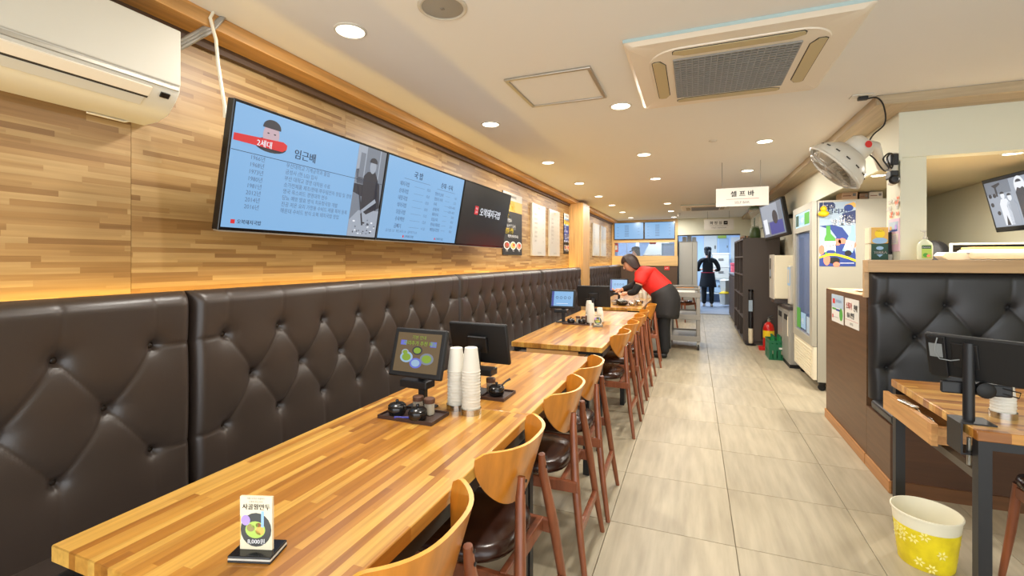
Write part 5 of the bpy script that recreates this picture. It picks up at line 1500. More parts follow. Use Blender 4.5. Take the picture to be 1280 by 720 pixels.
# fire extinguisher
fe = tag(empty('fire_extinguisher', (1.06, 8.02, 0)), 'red fire extinguisher with a yellow label on the floor by the tall brown cabinet', 'fire extinguisher')
MB().lathe([(.085, 0), (.09, .015), (.085, .04), (.078, .045), (.078, .33), (.06, .39), (.03, .42), (.02, .43), (0, .43)], 24).build('cylinder', 'red_paint', fe)
MB().lathe([(.0788, .19), (.0788, .30)], 24).build('label_band', 'yellow_label', fe)
MB().box(-.14, .03, -.09, .05, 0, .05).build('stand_foot', 'red_paint', fe, smooth=0, bevel=.01)
MB().lathe([(.02, .43), (.024, .46), (.012, .47), (.012, .49), (0, .49)], 14).build('valve', 'alu', fe)
MB().tube([(-.02, 0, .47), (.06, 0, .49)], .008, 8).tube([(-.02, 0, .49), (.06, 0, .53)], .008, 8).build('handle', 'black_plastic', fe)
MB().tube([(-.02, -.0, .46), (-.08, -.03, .42), (-.10, -.04, .30), (-.095, -.03, .16)], [.009, .009, .009, .013], 8).build('hose', 'rubber', fe)
# crate with a bottle
cr = tag(empty('bottle_crate', (1.06, 7.42, 0)), 'green plastic bottle crate on the floor at the end of the steel counter', 'crate')
g = MB(); w_, l_, h_ = .10, .19, .265
g.box(-w_, w_, -l_, l_, 0, .02)
for (a, b, c, d) in ((-w_, w_, -l_, -l_ + .015), (-w_, w_, l_ - .015, l_), (-w_, -w_ + .015, -l_ + .015, l_ - .015), (w_ - .015, w_, -l_ + .015, l_ - .015)):
    g.box(a, b, c, d, .13, .22)
    g.box(a, b, c, d, .235, h_)
    n = 4
    for k in range(n):
        if b - a > d - c:
            x = a + (b - a - .04) * k / (n - 1); g.box(x, x + .04, c, d, .02, .13); g.box(x, x + .03, c, d, .22, .235)
        else:
            y = c + (d - c - .05) * k / (n - 1); g.box(a, b, y, y + .05, .02, .13); g.box(a, b, y, y + .04, .22, .235)
g.build('shell', 'green_crate', cr, smooth=0)
MB().box(.02, .08, -l_ - .002, -l_, .15, .175).build('marking', 'paper_white', cr, smooth=0)
for k in range(3): MB().box(-w_ + .015, w_ - .015, -.10 + .1 * k - .004, -.10 + .1 * k + .004, .02, .2).build('divider', 'green_crate', cr, smooth=0)
for k, (x, y) in enumerate(((-.035, -.14), (.045, -.14), (-.035, -.04), (.045, -.04), (-.035, .06), (.045, .06))):
    t = tag(empty('green_bottle', (1.06 + x, 7.42 + y, .02)), 'green glass bottle standing in the green crate', 'bottle', 'green bottles in the crate')
    MB().lathe([(.03, 0), (.033, .01), (.033, .16), (.014, .22), (.013, .29), (0, .29)], 14).build('body', 'green_glass', t)
    MB().lathe([(.015, .285), (.015, .305), (0, .306)], 12).build('cap', 'green_crate', t); MB().lathe([(.0335, .06), (.0335, .13)], 14).build('paper_label', 'paper_cream', t)

# ================================================================== TROLLEY
tr = tag(empty('service_trolley', (-.15, 7.95, 0)), 'grey three-tier plastic service trolley standing behind the woman in red', 'trolley')
w_, l_ = .225, .40
for k, z in enumerate((.17, .50, .84)):
    sh = MB().box(-w_, w_, -l_, l_, z, z + .02).build('shelf', 'cart_grey', tr, smooth=0)
    g = MB()
    for (a, b, c, d) in ((-w_ - .012, w_ + .012, -l_ - .012, -l_), (-w_ - .012, w_ + .012, l_, l_ + .012), (-w_ - .012, -w_, -l_, l_), (w_, w_ + .012, -l_, l_)): g.box(a, b, c, d, z - .035, z + .045)
    g.build('shelf_rim', 'cart_grey', sh, smooth=0, bevel=.006)
for sx in (-1, 1):
    for sy in (-1, 1):
        x, y = sx * (w_ - .02), sy * (l_ - .02)
        MB().box(x - .028, x + .028, y - .022, y + .022, .13, .88).build('post', 'cart_grey', tr, smooth=0, bevel=.01)
        c = MB().lathe([(.042, -.012), (.045, -.006), (.045, .006), (.042, .012)], 18, (x, y, .045), (1, 0, 0)).build('wheel', 'rubber', tr)
        MB().box(x - .02, x + .02, y - .012, y + .012, .05, .125).build('fork', 'alu', c, smooth=0)
for s_ in (-1, 1):
    MB().tube([(-w_ + .02, s_ * (l_ + .0), .88), (-w_ + .02, s_ * (l_ + .0), .935), (w_ - .02, s_ * (l_ + .0), .935), (w_ - .02, s_ * l_, .88)], .018, 10).build('handle', 'cart_grey', tr)
    MB().tube([(s_ * w_, -l_, .93), (s_ * w_, l_, .93)], .014, 8).build('side_rail', 'cart_grey', tr)
tag(MB().box(-.19, .16, -.3, .3, 0, .012).build('serving_tray', 'paper_white', None, smooth=0, bevel=.004, loc=(-.15, 7.95, .862)), 'white sheet-like tray on the top of the grey trolley', 'tray')
# small red sign and red extinguisher on the back wall
t = tag(MB().box(0, .13, -.006, 0, 0, .10).build('red_notice', 'ink_red', None, smooth=0, loc=(-.74, YB, 1.115)), 'small red notice on the dark back wall', 'sign')
pr = Print(t, (.02, -.006, .035), (1, 0, 0), (0, 0, 1), .001); pr.txt('금연', 0, 0, .045, 'ink_white', 'l', 2); pr.done()

# ================================================================== KITCHEN
kf = tag(empty('steel_fridge', (-.385, 13.0, 0)), 'tall stainless steel fridge just inside the kitchen door', 'fridge')
MB().box(0, .46, 0, .7, .08, 1.87).build('body', 'brushed', kf, smooth=0)
MB().box(.005, .335, -.02, 0, .10, 1.86).build('door', 'brushed', kf, smooth=0, bevel=.004); MB().box(.342, .455, -.02, 0, .10, 1.86).build('door', 'brushed', kf, smooth=0, bevel=.004)
MB().box(.32, .33, -.035, -.02, .7, 1.2).build('handle', 'alu', kf, smooth=0)
MB().box(.0, .46, .02, .68, 0, .08).build('plinth', 'matte_black', kf, smooth=0)
for k, (x, h_, m_) in enumerate(((-.30, .13, 'carton_white'), (-.18, .17, 'box_beige'), (-.06, .12, 'paper_white'))):
    tag(MB().box(0, .11, 0, .3, 0, h_).build('carton', m_, None, smooth=0, bevel=.003, loc=(x, 13.15, 1.87)), 'pale carton on the steel kitchen fridge, ' + ('leftmost', 'tallest', 'rightmost')[k], 'box', 'cartons on the steel fridge')
for k, (x, y, z, dx, dy, dz, m_, l) in enumerate((
        (.55, 16.4, .78, .50, .45, .40, 'box_beige', 'beige storage box on the kitchen shelf, lower one'),
        (.55, 16.4, 1.18, .50, .45, .42, 'box_beige', 'beige storage box on the kitchen shelf, upper one'),
        (.50, 16.4, .32, .62, .45, .40, 'paper_blue', 'pale blue crate under the beige boxes in the kitchen'),
        (1.05, 15.6, 1.0, .26, .3, .28, 'basket_pink', 'pink basket on the dark kitchen counter'))):
    t = tag(empty('storage_box', (x, y, z)), l, 'box')
    MB().box(0, dx, 0, dy, 0, dz).build('body', m_, t, smooth=0, bevel=.02); MB().box(-.01, dx + .01, -.01, dy + .01, dz - .05, dz + .01).build('lid', m_, t, smooth=0, bevel=.01)
    MB().box(dx * .35, dx * .65, -.018, -.008, dz * .45, dz * .6).build('handle', 'ink_grey', t, smooth=0)
sh = tag(empty('kitchen_shelf', (.2, 16.35, 0)), 'white kitchen shelf along the back wall behind the standing cook', 'shelf')
for z in (.28, .74): MB().box(0, 1.3, 0, .6, z, z + .03).build('board', 'bin_white', sh, smooth=0)
for x in (0, 1.26): MB().box(x, x + .04, 0, .6, 0, .74).build('upright', 'brushed', sh, smooth=0)
kc = tag(empty('kitchen_counter', (1.02, 13.9, 0)), 'dark counter on the right inside the kitchen door', 'counter')
MB().box(0, .5, 0, 2.0, .06, .97).build('body', 'counter_dark', kc, smooth=0); MB().box(-.015, .5, -.01, 2.01, .97, 1.0).build('worktop', 'brushed', kc, smooth=0)
MB().box(.02, .5, .02, 1.98, 0, .06).build('plinth', 'matte_black', kc, smooth=0)
for k, (x, y, z, m_, l) in enumerate(((.86, 15.2, .42, 'bin_white', 'white bin hung on the dark kitchen counter, upper one'), (.84, 15.1, .05, 'bin_white', 'white bin on the floor by the dark kitchen counter'))):
    t = tag(empty('waste_bin', (x, y, z)), l, 'bin')
    MB().lathe([(.12, 0), (.15, .32), (.155, .33), (.14, .33), (.11, .01), (0, .01)], 4, (0, 0, 0)).build('body', m_, t, smooth=0)
    MB().lathe([(.158, .32), (.158, .345), (.08, .39), (0, .39)], 4).build('lid', 'paper_white' if k == 0 else 'yellow_label', t, smooth=0)
for k, (x, z, w2_, h2_, m_, l) in enumerate(((.30, 1.5, .42, .75, 'paper_white', 'white door panel on the kitchen back wall, left'), (.78, 1.62, .3, .5, 'paper_blue', 'pale notice panel on the kitchen back wall, centre'), (1.15, 1.2, .35, .95, 'paper_white', 'white locker door on the kitchen back wall, right'))):
    t = tag(empty('wall_panel_door', (x, 17.2, z)), l, 'panel')
    MB().box(0, w2_, -.03, 0, 0, h2_).build('sheet', m_, t, smooth=0, bevel=.004); MB().box(w2_ * .8, w2_ * .9, -.05, -.03, h2_ * .35, h2_ * .5).build('handle', 'ink_grey', t, smooth=0)
t = tag(empty('green_exit_lamp', (.74, 17.1, 2.12)), 'green-lit sign box high in the kitchen', 'sign'); MB().box(0, .26, 0, .06, 0, .2).build('body', 'scr_green', t, smooth=0)
# behind the pass-through: steel hood, hanging red pan, fridge
t = tag(empty('extractor_hood', (-1.55, 15.6, 1.55)), 'grey steel extractor hood behind the pass-through', 'hood'); MB().prism([(0, 0), (1.0, 0), (.75, .5), (.25, .5)], (0, 0, 0), (1, 0, 0), (0, 0, 1), (0, .7, 0)).build('canopy', 'brushed', t, smooth=0, fixn=True); MB().box(.35, .65, .2, .5, .5, 1.04).build('duct', 'brushed', t, smooth=0); MB().box(-.02, 1.02, -.02, .72, -.04, 0).build('rim', 'steel', t, smooth=0)
t = tag(empty('kitchen_cabinet', (-2.3, 15.0, 0)), 'tall white kitchen cabinet at the left of the pass-through', 'cabinet'); MB().box(0, .6, 0, .8, 0, 2.3).build('body', 'bin_white', t, smooth=0); MB().box(.02, .29, -.02, 0, .05, 2.25).build('door', 'kitchen_white', t, smooth=0, bevel=.004); MB().box(.31, .58, -.02, 0, .05, 2.25).build('door', 'kitchen_white', t, smooth=0, bevel=.004)
t = tag(empty('red_extinguisher_box', (-2.06, 12.875, 1.60)), 'red case on the wall at the left edge of the pass-through', 'case'); MB().box(0, .10, 0, .1, 0, .24).build('body', 'red_paint', t, smooth=0, bevel=.01); MB().box(.02, .08, -.01, 0, .06, .18).build('label_plate', 'paper_white', t, smooth=0)
t = tag(empty('hanging_pan', (-1.18, 14.6, 1.86)), 'red enamel pan hanging behind the pass-through', 'pan'); MB().lathe([(.09, 0), (.11, .10), (.105, .10), (.085, .01), (0, .01)], 20, (0, 0, 0), (0, 0, 1)).build('bowl', 'red_paint', t); MB().tube([(.1, 0, .08), (.26, 0, .12)], .01, 8).build('handle', 'black_plastic', t); MB().tube([(0, 0, .1), (0, 0, .74)], .006, 6).build('hanger', 'alu', t)
t = tag(empty('ice_machine', (-.88, 13.9, 0)), 'blue-white machine at the right of the pass-through', 'machine'); MB().box(0, .38, 0, .5, 0, 1.86).build('body', 'paper_blue', t, smooth=0, bevel=.02); MB().box(.04, .34, -.012, 0, 1.2, 1.78).build('door', 'kitchen_white', t, smooth=0, bevel=.006)
t = tag(empty('steel_worktable', (-1.9, 13.6, 0)), 'steel worktable behind the pass-through wall', 'table'); MB().box(0, .95, 0, .6, .82, .86).build('top', 'steel', t, smooth=0)
for x in (.02, .89):
    for y in (.02, .54): MB().box(x, x + .04, y, y + .04, 0, .82).build('leg', 'brushed', t, smooth=0)

# ================================================================== PEOPLE
def add_geo(mb, g, off=(0, 0, 0)):
    return mb.add([(v[0] + off[0], v[1] + off[1], v[2] + off[2]) for v in g[0]], g[1])
def chain(pts, rads, lv=2):
    return skin(pts, [(i, i + 1) for i in range(len(pts) - 1)], rads, lv)
def hand(mb, wrist, d, palm_n, s=1.0, curl=.6, thumb_side=1):
    """palm and five separate curled fingers; d = pointing direction, palm_n = palm normal"""
    wrist = Vector(wrist); d = Vector(d).normalized(); n = Vector(palm_n); n = (n - d * n.dot(d)).normalized(); sd = d.cross(n)
    add_geo(mb, chain([wrist - d * .02 * s, wrist + d * .025 * s, wrist + d * .06 * s, wrist + d * .088 * s], [(.021 * s, .026 * s), (.020 * s, .030 * s), (.018 * s, .036 * s), (.014 * s, .034 * s)], 1))
    for k, (o, L) in enumerate(((-.029, .062), (-.010, .074), (.010, .070), (.028, .055))):
        p = wrist + d * .075 * s + sd * o * s
        pts = [p]; dd = d.copy()
        for q, f in enumerate((.45, .32, .25)):
            dd = (Matrix.Rotation(-curl * (.5 + .35 * q), 3, sd) @ dd)
            pts.append(pts[-1] + dd * L * f * s * 1.1)
        add_geo(mb, chain(pts, [.0092 * s, .0088 * s, .008 * s, .0068 * s], 1))
    p = wrist + d * .025 * s - sd * .022 * thumb_side * s
    d2 = (d * .55 - sd * .7 * thumb_side + n * .45).normalized()
    add_geo(mb, chain([p, p + d2 * .035 * s, p + (d2 * .06 + d * .012) * s, p + (d2 * .075 + d * .03) * s], [.012 * s, .011 * s, .0095 * s, .0075 * s], 1))
def head(mb, c, face, up, s=1.0):
    """head with jaw, nose, ears; returns frame"""
    c = Vector(c); f = Vector(face).normalized(); u = Vector(up); u = (u - f * u.dot(f)).normalized(); r_ = f.cross(u)
    vs = []; fs = []; n, k = 24, 16
    for i in range(k + 1):
        t = math.pi * i / k
        for j in range(n):
            a = 2 * math.pi * j / n
            x, y, z = math.sin(t) * math.cos(a), math.sin(t) * math.sin(a), -math.cos(t)   # x fwd, y right
            w_ = .076; L_ = .094 if x > 0 else .098
            if z < 0: w_ *= 1 - .30 * (-z) ** 1.3; L_ *= 1 - (.10 if x > 0 else .42) * (-z) ** 1.2
            hh = .118
            bump = .010 * math.exp(-((z + .62) / .22) ** 2) * max(0, x) ** 3
            brow = .004 * math.exp(-((z - .22) / .15) ** 2) * max(0, x) ** 2 - .004 * math.exp(-((z - .02) / .13) ** 2) * max(0, x) ** 2
            vs.append(c + (f * (x * L_ + bump + brow) + r_ * (y * w_) + u * (z * hh)) * s)
    for i in range(k):
        for j in range(n): fs.append((i * n + j, i * n + (j + 1) % n, (i + 1) * n + (j + 1) % n, (i + 1) * n + j))
    mb.add(vs, fs)
    def P(a, b, d_): return c + (f * a + r_ * b + u * d_) * s
    add_geo(mb, chain([tuple(P(.085, 0, .018)), tuple(P(.098, 0, -.008)), tuple(P(.108, 0, -.030)), tuple(P(.092, 0, -.038))], [.007 * s, .010 * s, .013 * s, .009 * s], 1))
    for sg in (-1, 1):
        add_geo(mb, chain([tuple(P(-.005, sg * .072, -.03)), tuple(P(-.014, sg * .079, .0)), tuple(P(-.010, sg * .079, .024))], [(.009 * s, .005 * s), (.015 * s, .006 * s), (.011 * s, .005 * s)], 1))
    return P, f, r_, u
def face_parts(P, s, parent):
    e = MB(); 
    for sg in (-1, 1): e.ell(P(.082, sg * .031, .008), .006 * s, .006 * s, .004 * s, 10, 6)
    e.build('eyes', 'eye_dark', parent)
    b = MB()
    for sg in (-1, 1): b.tube([P(.088, sg * .018, .026), P(.086, sg * .034, .031), P(.074, sg * .048, .026)], .0028 * s, 6)
    b.build('eyebrows', 'hair_black', parent)
    MB().tube([P(.084, -.022, -.062), P(.094, 0, -.061), P(.084, .022, -.062)], [.002 * s, .005 * s, .002 * s], 6).build('mouth', 'lip', parent)

def hair_cap(P, c, f, r_, u, s, m, parent, side=.09, back=.10, name='hair', fringe=.055, puff=1.0):
    """hair as a thick uneven shell; side/back = how far it falls below the head centre"""
    vs = []; fs = []; n, k = 40, 14
    rnd = random.Random(3)
    for j in range(n):
        a = 2 * math.pi * j / n
        ca = math.cos(a)
        if ca > .35: low = fringe - .012 * math.cos(a * 9)
        else:
            q = min(1, max(0, (.35 - ca) / .5)); low = fringe * (1 - q) + (-side * (1 if ca > -.3 else 0) - back * (1 if ca <= -.3 else 0)) * q
        low += rnd.uniform(-.006, .006)
        for i in range(k + 1):
            t = i / k
            z = .135 * math.cos(t * math.pi / 2 * 1.0) if t < .5 else None
            zt = .137; z = zt - (zt - low) * t ** 1.25
            zz = max(0, z) / .137
            rad = math.sqrt(max(0, 1 - zz ** 2.4))
            taper = 1 - .10 * max(0, -z / .1)
            wob = 1 + .03 * math.sin(a * 11 + t * 5) + rnd.uniform(-.008, .008)
            vs.append(P((.105 if ca > 0 else .115) * ca * rad * taper * wob * puff, .093 * math.sin(a) * rad * taper * wob * puff, z * puff))
    for j in range(n):
        j2 = (j + 1) % n
        for i in range(k): fs.append((j * (k + 1) + i, j2 * (k + 1) + i, j2 * (k + 1) + i + 1, j * (k + 1) + i + 1))
    o = MB().add(vs, fs).build(name, m, parent, smooth=70)
    so = o.modifiers.new('solid', 'SOLIDIFY'); so.thickness = .014 * s; so.offset = -1
    return o

# ---- woman in red, leaning over the table (she faces -X)
wo = tag(empty('person', (-.42, 6.90, 0)), 'woman in a red T-shirt and black apron leaning over a table to clear dishes', 'person')
body = MB()
hipz = .84
spine = [(.055, 0, hipz), (.0, 0, .93), (-.10, 0, 1.03), (-.22, 0, 1.135), (-.29, 0, 1.19), (-.345, -.005, 1.235), (-.385, -.01, 1.265)]
rad_s = [(.135, .165), (.125, .155), (.118, .15), (.115, .165), (.085, .14), (.05, .055), (.047, .05)]
V = list(spine); Rr = list(rad_s); Ed = [(i, i + 1) for i in range(6)]
def limb(root, pts, rads):
    o = len(V); V.extend(pts); Rr.extend(rads)
    Ed.append((root, o)); Ed.extend((o + i, o + i + 1) for i in range(len(pts) - 1))
for sg in (-1, 1):
    limb(0, [(.045, sg * .095, .78), (.03, sg * .10, .62), (.015, sg * .10, .45), (.025, sg * .10, .26), (.03, sg * .10, .09)], [.10, .088, .062, .055, .038])
nearA = [(-.275, -.185, 1.13), (-.315, -.215, 1.02), (-.365, -.215, .925), (-.43, -.19, .91), (-.48, -.17, .905)]
farA = [(-.275, .185, 1.15), (-.36, .21, 1.06), (-.46, .19, .98), (-.55, .14, .95), (-.605, .11, .93)]
limb(4, nearA, [.062, .052, .043, .037, .027]); limb(4, farA, [.062, .052, .043, .037, .027])
add_geo(body, skin(V, Ed, Rr, 2))
hand(body, nearA[-1], (-.9, .25, -.28), (0, .2, -1), .95, .7, 1)
hand(body, farA[-1], (-.95, -.2, -.15), (0, -.2, -1), .95, .6, -1)
hf = Vector((-.88, -.10, -.42)); hu = Vector((-.42, 0, .9))
hc = Vector((-.455, -.015, 1.325))
Ph, f_, r2_, u_ = head(body, hc, hf, hu, 1.0)
body.build('body', 'skin', wo, smooth=70)
face_parts(Ph, 1.0, wo)
hair_cap(Ph, hc, f_, r2_, u_, 1.0, 'hair_brown', wo, side=.085, back=.105, fringe=.045, puff=1.10)
# red T-shirt: torso and short sleeves, grown a little larger than the body
V = [(.03, 0, .90), (-.03, 0, .965), (-.11, 0, 1.045), (-.215, 0, 1.135), (-.285, 0, 1.19), (-.345, -.004, 1.235)]; Rr = [(.158, .198), (.152, .19), (.146, .182), (.142, .192), (.122, .175), (.068, .078)]; Ed = [(i, i + 1) for i in range(5)]
limb(4, [(-.278, -.175, 1.145), (-.29, -.205, 1.09), (-.31, -.216, 1.035)], [.098, .088, .080]); limb(4, [(-.278, .175, 1.165), (-.315, .203, 1.12), (-.35, .21, 1.075)], [.098, .088, .080])
m_ = MB(); add_geo(m_, skin(V, Ed, Rr, 2)); m_.build('shirt', 'shirt_red', wo, smooth=70)
for a, nm in ((nearA, 1), (farA, 2)):
    e0 = Vector(a[1]) * .85 + Vector(a[0]) * .15
    m_ = MB(); add_geo(m_, chain([tuple(e0), a[1], tuple((Vector(a[1]) + Vector(a[2])) / 2), a[2], a[3], tuple(Vector(a[4]) * .75 + Vector(a[3]) * .25)], [.060, .060, .058, .056, .047, .036])); m_.build('sleeve', 'cloth_black', wo, smooth=70)
# trousers
V = [(.055, 0, .87), (.055, 0, .82)]; Rr = [(.142, .17), (.142, .172)]; Ed = [(0, 1)]
for sg in (-1, 1): limb(1, [(.045, sg * .095, .76), (.03, sg * .10, .62), (.018, sg * .10, .45), (.028, sg * .10, .26), (.03, sg * .10, .055)], [.112, .10, .083, .078, .07])
m_ = MB(); add_geo(m_, skin(V, Ed, Rr, 2)); m_.build('trousers', 'cloth_black', wo, smooth=70)
# wrap apron: open skirt shell following the hips
vs = []; fs = []; n = 40
path = [(-.035, .975, -.60, .155, .20), (.0, .925, -.48, .172, .212), (.03, .86, -.32, .188, .222), (.042, .79, -.2, .192, .226), (.045, .71, -.1, .186, .224), (.04, .63, -.04, .178, .22), (.035, .57, 0, .176, .218)]
for i, (cx, cz, tn, ra, rb) in enumerate(path):
    ux = Vector((1, 0, -tn)).normalized()
    for j in range(n):
        a = 2 * math.pi * j / n; w_ = 1 + .028 * math.sin(5 * a + 1) * i / 6
        p_ = Vector((cx, 0, cz)) + ux * (ra * math.cos(a) * w_) + Vector((0, rb * math.sin(a) * w_, .012 * math.sin(3 * a) * i / 6))
        vs.append(tuple(p_))
for i in range(len(path) - 1):
    for j in range(n): fs.append((i * n + j, i * n + (j + 1) % n, (i + 1) * n + (j + 1) % n, (i + 1) * n + j))
o = MB().add(vs, fs).build('apron', 'apron_black', wo, smooth=70); q = o.modifiers.new('solid', 'SOLIDIFY'); q.thickness = .006
for sg in (-1, 1):
    m_ = MB(); add_geo(m_, chain([(.07, sg * .10, .05), (.02, sg * .10, .045), (-.07, sg * .105, .035), (-.15, sg * .108, .03)], [(.045, .042), (.05, .045), (.048, .034), (.035, .026)])); 
    zmin = min(v[2] for v in m_.v); m_.v = [(a, b, max(c, .0)) for a, b, c in m_.v]
    m_.build('shoe', 'shoe_black', wo, smooth=70)

# ---- standing figure builder (faces +Y by default: seen from behind)
def standing(loc, rz, label, H_, top, skirt, trousers, shoe, hair, cap=None, belt=None, arms=None, tail=True):
    p = tag(empty('person', loc, rz=rz), label, 'person')
    k_ = H_ / 1.66
    sc = lambda pts: [(x * k_, y * k_, z * k_) for x, y, z in pts]
    global V, Rr, Ed
    V = sc([(0, 0, .90), (0, .005, 1.02), (0, .01, 1.16), (0, 0, 1.30), (0, -.005, 1.37), (0, .0, 1.42), (0, .012, 1.47)])
    Rr = [(a * k_, b * k_) for a, b in ((.15, .105), (.128, .09), (.145, .098), (.155, .095), (.10, .07), (.05, .048), (.046, .045))]
    Ed = [(i, i + 1) for i in range(6)]
    for sg in (-1, 1): limb(0, sc([(sg * .095, 0, .82), (sg * .10, .005, .64), (sg * .10, .0, .47), (sg * .10, -.015, .28), (sg * .10, -.01, .09)]), [r * k_ for r in (.095, .085, .06, .054, .038)])
    if arms is None: arms = {-1: [(-.185, 0, 1.33), (-.25, -.01, 1.20), (-.29, 0, 1.06), (-.22, .14, 1.05), (-.16, .24, 1.07)], 1: [(.185, 0, 1.33), (.26, -.01, 1.20), (.30, .02, 1.06), (.22, .15, 1.04), (.15, .24, 1.05)]}
    for sg in (-1, 1): limb(4, sc(arms[sg]), [r * k_ for r in (.06, .05, .042, .036, .026)])
    b = MB(); add_geo(b, skin(V, Ed, Rr, 2))
    for sg in (-1, 1):
        a = sc(arms[sg]); d = Vector(a[-1]) - Vector(a[-2]); hand(b, a[-1], d, (0, .2, -1), .95 * k_, .6, sg)
    hc = Vector((0, .03, 1.57)) * k_
    P_, f_, r_, u_ = head(b, hc, (-.25, .95, -.12), (0, .1, 1), k_)
    b.build('body', 'skin', p, smooth=70)
    face_parts(P_, k_, p)
    hair_cap(P_, hc, f_, r_, u_, k_, hair, p, side=.05, back=.10, fringe=.06)
    if tail:
        m_ = MB(); add_geo(m_, chain([tuple(P_(-.10, 0, .04)), tuple(P_(-.145, 0, .0)), tuple(P_(-.150, .0, -.10)), tuple(P_(-.135, 0, -.22)), tuple(P_(-.135, .0, -.32))], [.03, .045, .05, .042, .012])); m_.build('ponytail', hair, p, smooth=70)
        MB().tube([P_(-.115, .02 * math.cos(q), .03 + .02 * math.sin(q)) for q in [i * math.pi / 4 for i in range(8)]], .008, 6, closed=True).build('hair_tie', 'shoe_white', p)
    if cap:
        m_ = MB(); n = 28
        vs = []; fs = []
        prof = [(1.04, .055), (1.10, .085), (1.08, .125), (.85, .155), (.4, .168), (.01, .17)]
        for r, z in prof: vs += [P_(.105 * r * math.cos(2 * math.pi * j / n) - .005, .092 * r * math.sin(2 * math.pi * j / n), z) for j in range(n)]
        for i in range(len(prof) - 1):
            for j in range(n): fs.append((i * n + j, i * n + (j + 1) % n, (i + 1) * n + (j + 1) % n, (i + 1) * n + j))
        m_.add(vs, fs)
        m_.tube([P_(.09, -.06, .06), P_(.15, -.03, .05), P_(.16, 0, .05), P_(.15, .03, .05), P_(.09, .06, .06)], [.006, .01, .012, .01, .006], 8)
        m_.build('cap', cap, p, smooth=60)
    # shirt
    V = sc([(0, 0, .93), (0, .005, 1.02), (0, .01, 1.16), (0, 0, 1.30), (0, -.005, 1.365), (0, 0, 1.405)])
    Rr = [(a * k_, b * k_) for a, b in ((.166, .122), (.148, .108), (.162, .114), (.172, .112), (.12, .088), (.062, .06))]; Ed = [(i, i + 1) for i in range(5)]
    for sg in (-1, 1): limb(4, sc(arms[sg][:3] + [tuple(Vector(arms[sg][3]) * .8 + Vector(arms[sg][4]) * .2)]), [r * k_ for r in (.076, .066, .058, .048)])
    m_ = MB(); add_geo(m_, skin(V, Ed, Rr, 2)); m_.build('shirt', top, p, smooth=70)
    V = sc([(0, 0, .93), (0, 0, .86)]); Rr = [(.165 * k_, .12 * k_)] * 2; Ed = [(0, 1)]
    for sg in (-1, 1): limb(1, sc([(sg * .095, 0, .80), (sg * .10, .005, .64), (sg * .10, 0, .47), (sg * .10, -.012, .28), (sg * .10, -.01, .07)]), [r * k_ for r in (.108, .096, .078, .07, .06)])
    m_ = MB(); add_geo(m_, skin(V, Ed, Rr, 2)); m_.build('trousers', trousers, p, smooth=70)
    if skirt:
        vs = []; fs = []; n = 36
        for i in range(9):
            t = i / 8
            for j in range(n):
                a = 2 * math.pi * j / n; w_ = 1 + .04 * math.sin(6 * a) * t
                vs.append(((.172 + .055 * t) * math.cos(a) * w_ * k_, (.128 + .05 * t) * math.sin(a) * w_ * k_, (.99 - .42 * t + .012 * math.sin(4 * a) * t) * k_))
        for i in range(8):
            for j in range(n): fs.append((i * n + j, i * n + (j + 1) % n, (i + 1) * n + (j + 1) % n, (i + 1) * n + j))
        o = MB().add(vs, fs).build('apron', skirt, p, smooth=70); q = o.modifiers.new('solid', 'SOLIDIFY'); q.thickness = .006
    if belt:
        MB().tube([(.178 * math.cos(2 * math.pi * j / 36) * k_, .134 * math.sin(2 * math.pi * j / 36) * k_, .985 * k_) for j in range(36)], .013, 8, closed=True).build('apron_tie', belt, p)
    for sg in (-1, 1):
        m_ = MB(); add_geo(m_, chain(sc([(sg * .10, -.045, .045), (sg * .10, .0, .045), (sg * .105, .09, .033), (sg * .108, .17, .028)]), [(.042, .040), (.046, .042), (.046, .032), (.034, .024)])); m_.v = [(a, b_, max(c, 0)) for a, b_, c in m_.v]; m_.build('shoe', shoe, p, smooth=70)
    return p
standing((.37, 14.85, 0), 0, 'cook in black with cap, ponytail and red apron tie, back turned in the doorway', 1.70, 'cloth_black', 'cloth_navy', 'cloth_black', 'shoe_white', 'hair_black', 'cloth_black', 'belt_red')
standing((-1.50, 13.30, 0), R(75), 'cook in a black cap half hidden behind the pass-through and the woman in red', 1.68, 'cloth_grey', None, 'cloth_black', 'shoe_black', 'hair_black', 'cloth_black', None, tail=False)

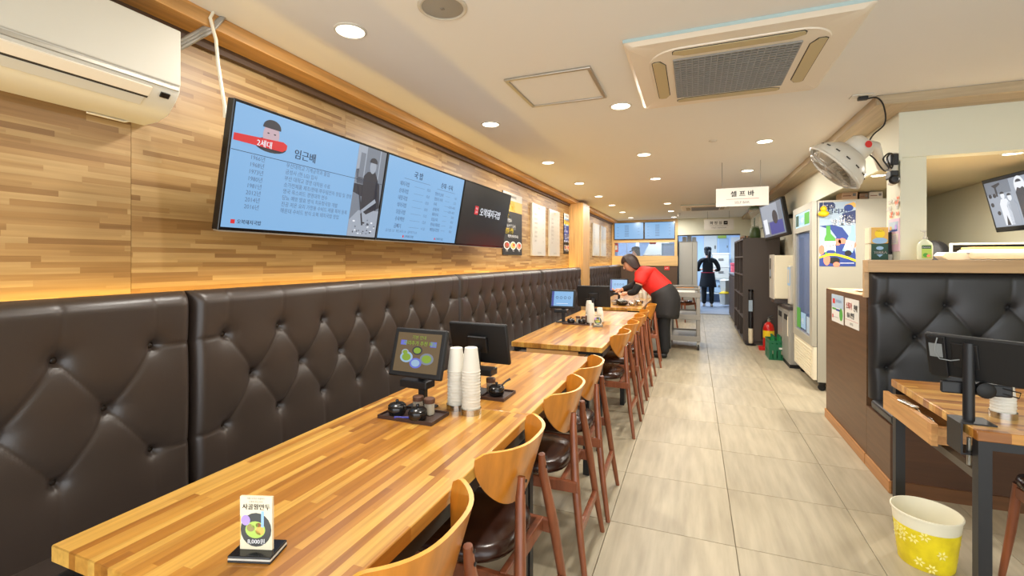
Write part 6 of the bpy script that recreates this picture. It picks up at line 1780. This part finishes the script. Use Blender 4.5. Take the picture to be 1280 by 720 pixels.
# ---- person sitting behind the ledge: only the black hair shows in the photo
st = tag(empty('person', (1.93, 4.98, 0)), 'person with black hair seated behind the ledge, only the top of the head showing', 'person')
V = [(0, 0, .50), (0, 0, .68), (0, .0, .85), (0, .0, 1.06), (0, .02, 1.15), (0, .03, 1.22), (0, .045, 1.27)]
Rr = [(.17, .13), (.14, .11), (.15, .11), (.17, .10), (.11, .08), (.055, .05), (.05, .048)]; Ed = [(i, i + 1) for i in range(6)]
for sg in (-1, 1):
    limb(0, [(sg * .10, .12, .50), (sg * .11, .42, .50), (sg * .11, .44, .25), (sg * .11, .44, .06)], [.095, .065, .055, .04])
    limb(4, [(sg * .19, .02, 1.10), (sg * .23, .05, .92), (sg * .22, .15, .80), (sg * .16, .30, .82)], [.06, .05, .042, .03])
b = MB(); add_geo(b, skin(V, Ed, Rr, 2))
for sg in (-1, 1): hand(b, (sg * .16, .30, .82), (-sg * .3, .9, 0), (0, 0, -1), .95, .5, sg)
hc = Vector((0, .07, 1.40)); Pq, f_, r_, u_ = head(b, hc, (-.2, .9, -.35), (0, .35, .9), 1.05)
b.build('body', 'skin', st, smooth=70); face_parts(Pq, 1.05, st)
hair_cap(Pq, hc, f_, r_, u_, 1.05, 'hair_black', st, side=.05, back=.085, fringe=.06, puff=1.06)
V = [(0, 0, .50), (0, 0, .68), (0, .0, .85), (0, .0, 1.06), (0, .02, 1.14), (0, .028, 1.19)]; Rr = [(.185, .145), (.155, .125), (.165, .125), (.185, .115), (.125, .095), (.065, .06)]; Ed = [(i, i + 1) for i in range(5)]
for sg in (-1, 1): limb(4, [(sg * .19, .02, 1.10), (sg * .23, .05, .92), (sg * .22, .15, .80)], [.074, .065, .052])
m_ = MB(); add_geo(m_, skin(V, Ed, Rr, 2)); m_.build('shirt', 'cloth_grey', st, smooth=70)
V = [(0, 0, .50), (0, .05, .50)]; Rr = [(.18, .14), (.17, .13)]; Ed = [(0, 1)]
for sg in (-1, 1): limb(1, [(sg * .10, .14, .50), (sg * .11, .42, .50), (sg * .11, .44, .25), (sg * .11, .44, .05)], [.105, .078, .068, .06])
m_ = MB(); add_geo(m_, skin(V, Ed, Rr, 2)); m_.build('trousers', 'cloth_black', st, smooth=70)
for sg in (-1, 1):
    m_ = MB(); add_geo(m_, chain([(sg * .11, .40, .04), (sg * .11, .48, .04), (sg * .11, .58, .03)], [.045, .045, .03])); m_.v = [(a, b_, max(c, 0)) for a, b_, c in m_.v]; m_.build('shoe', 'shoe_black', st, smooth=70)
sto = tag(empty('stool', (1.93, 4.98, 0)), 'plain stool under the seated person behind the ledge', 'stool')
MB().lathe([(.17, .32), (.18, .33), (.18, .355), (0, .36)], 24).build('seat', 'black_plastic', sto)
for k in range(4):
    a = k * math.pi / 2 + .78; MB().tube([(.19 * math.cos(a), .19 * math.sin(a), 0), (.13 * math.cos(a),   .13 * math.sin(a), .32)], .013, 8).build('leg', 'black_steel', sto)
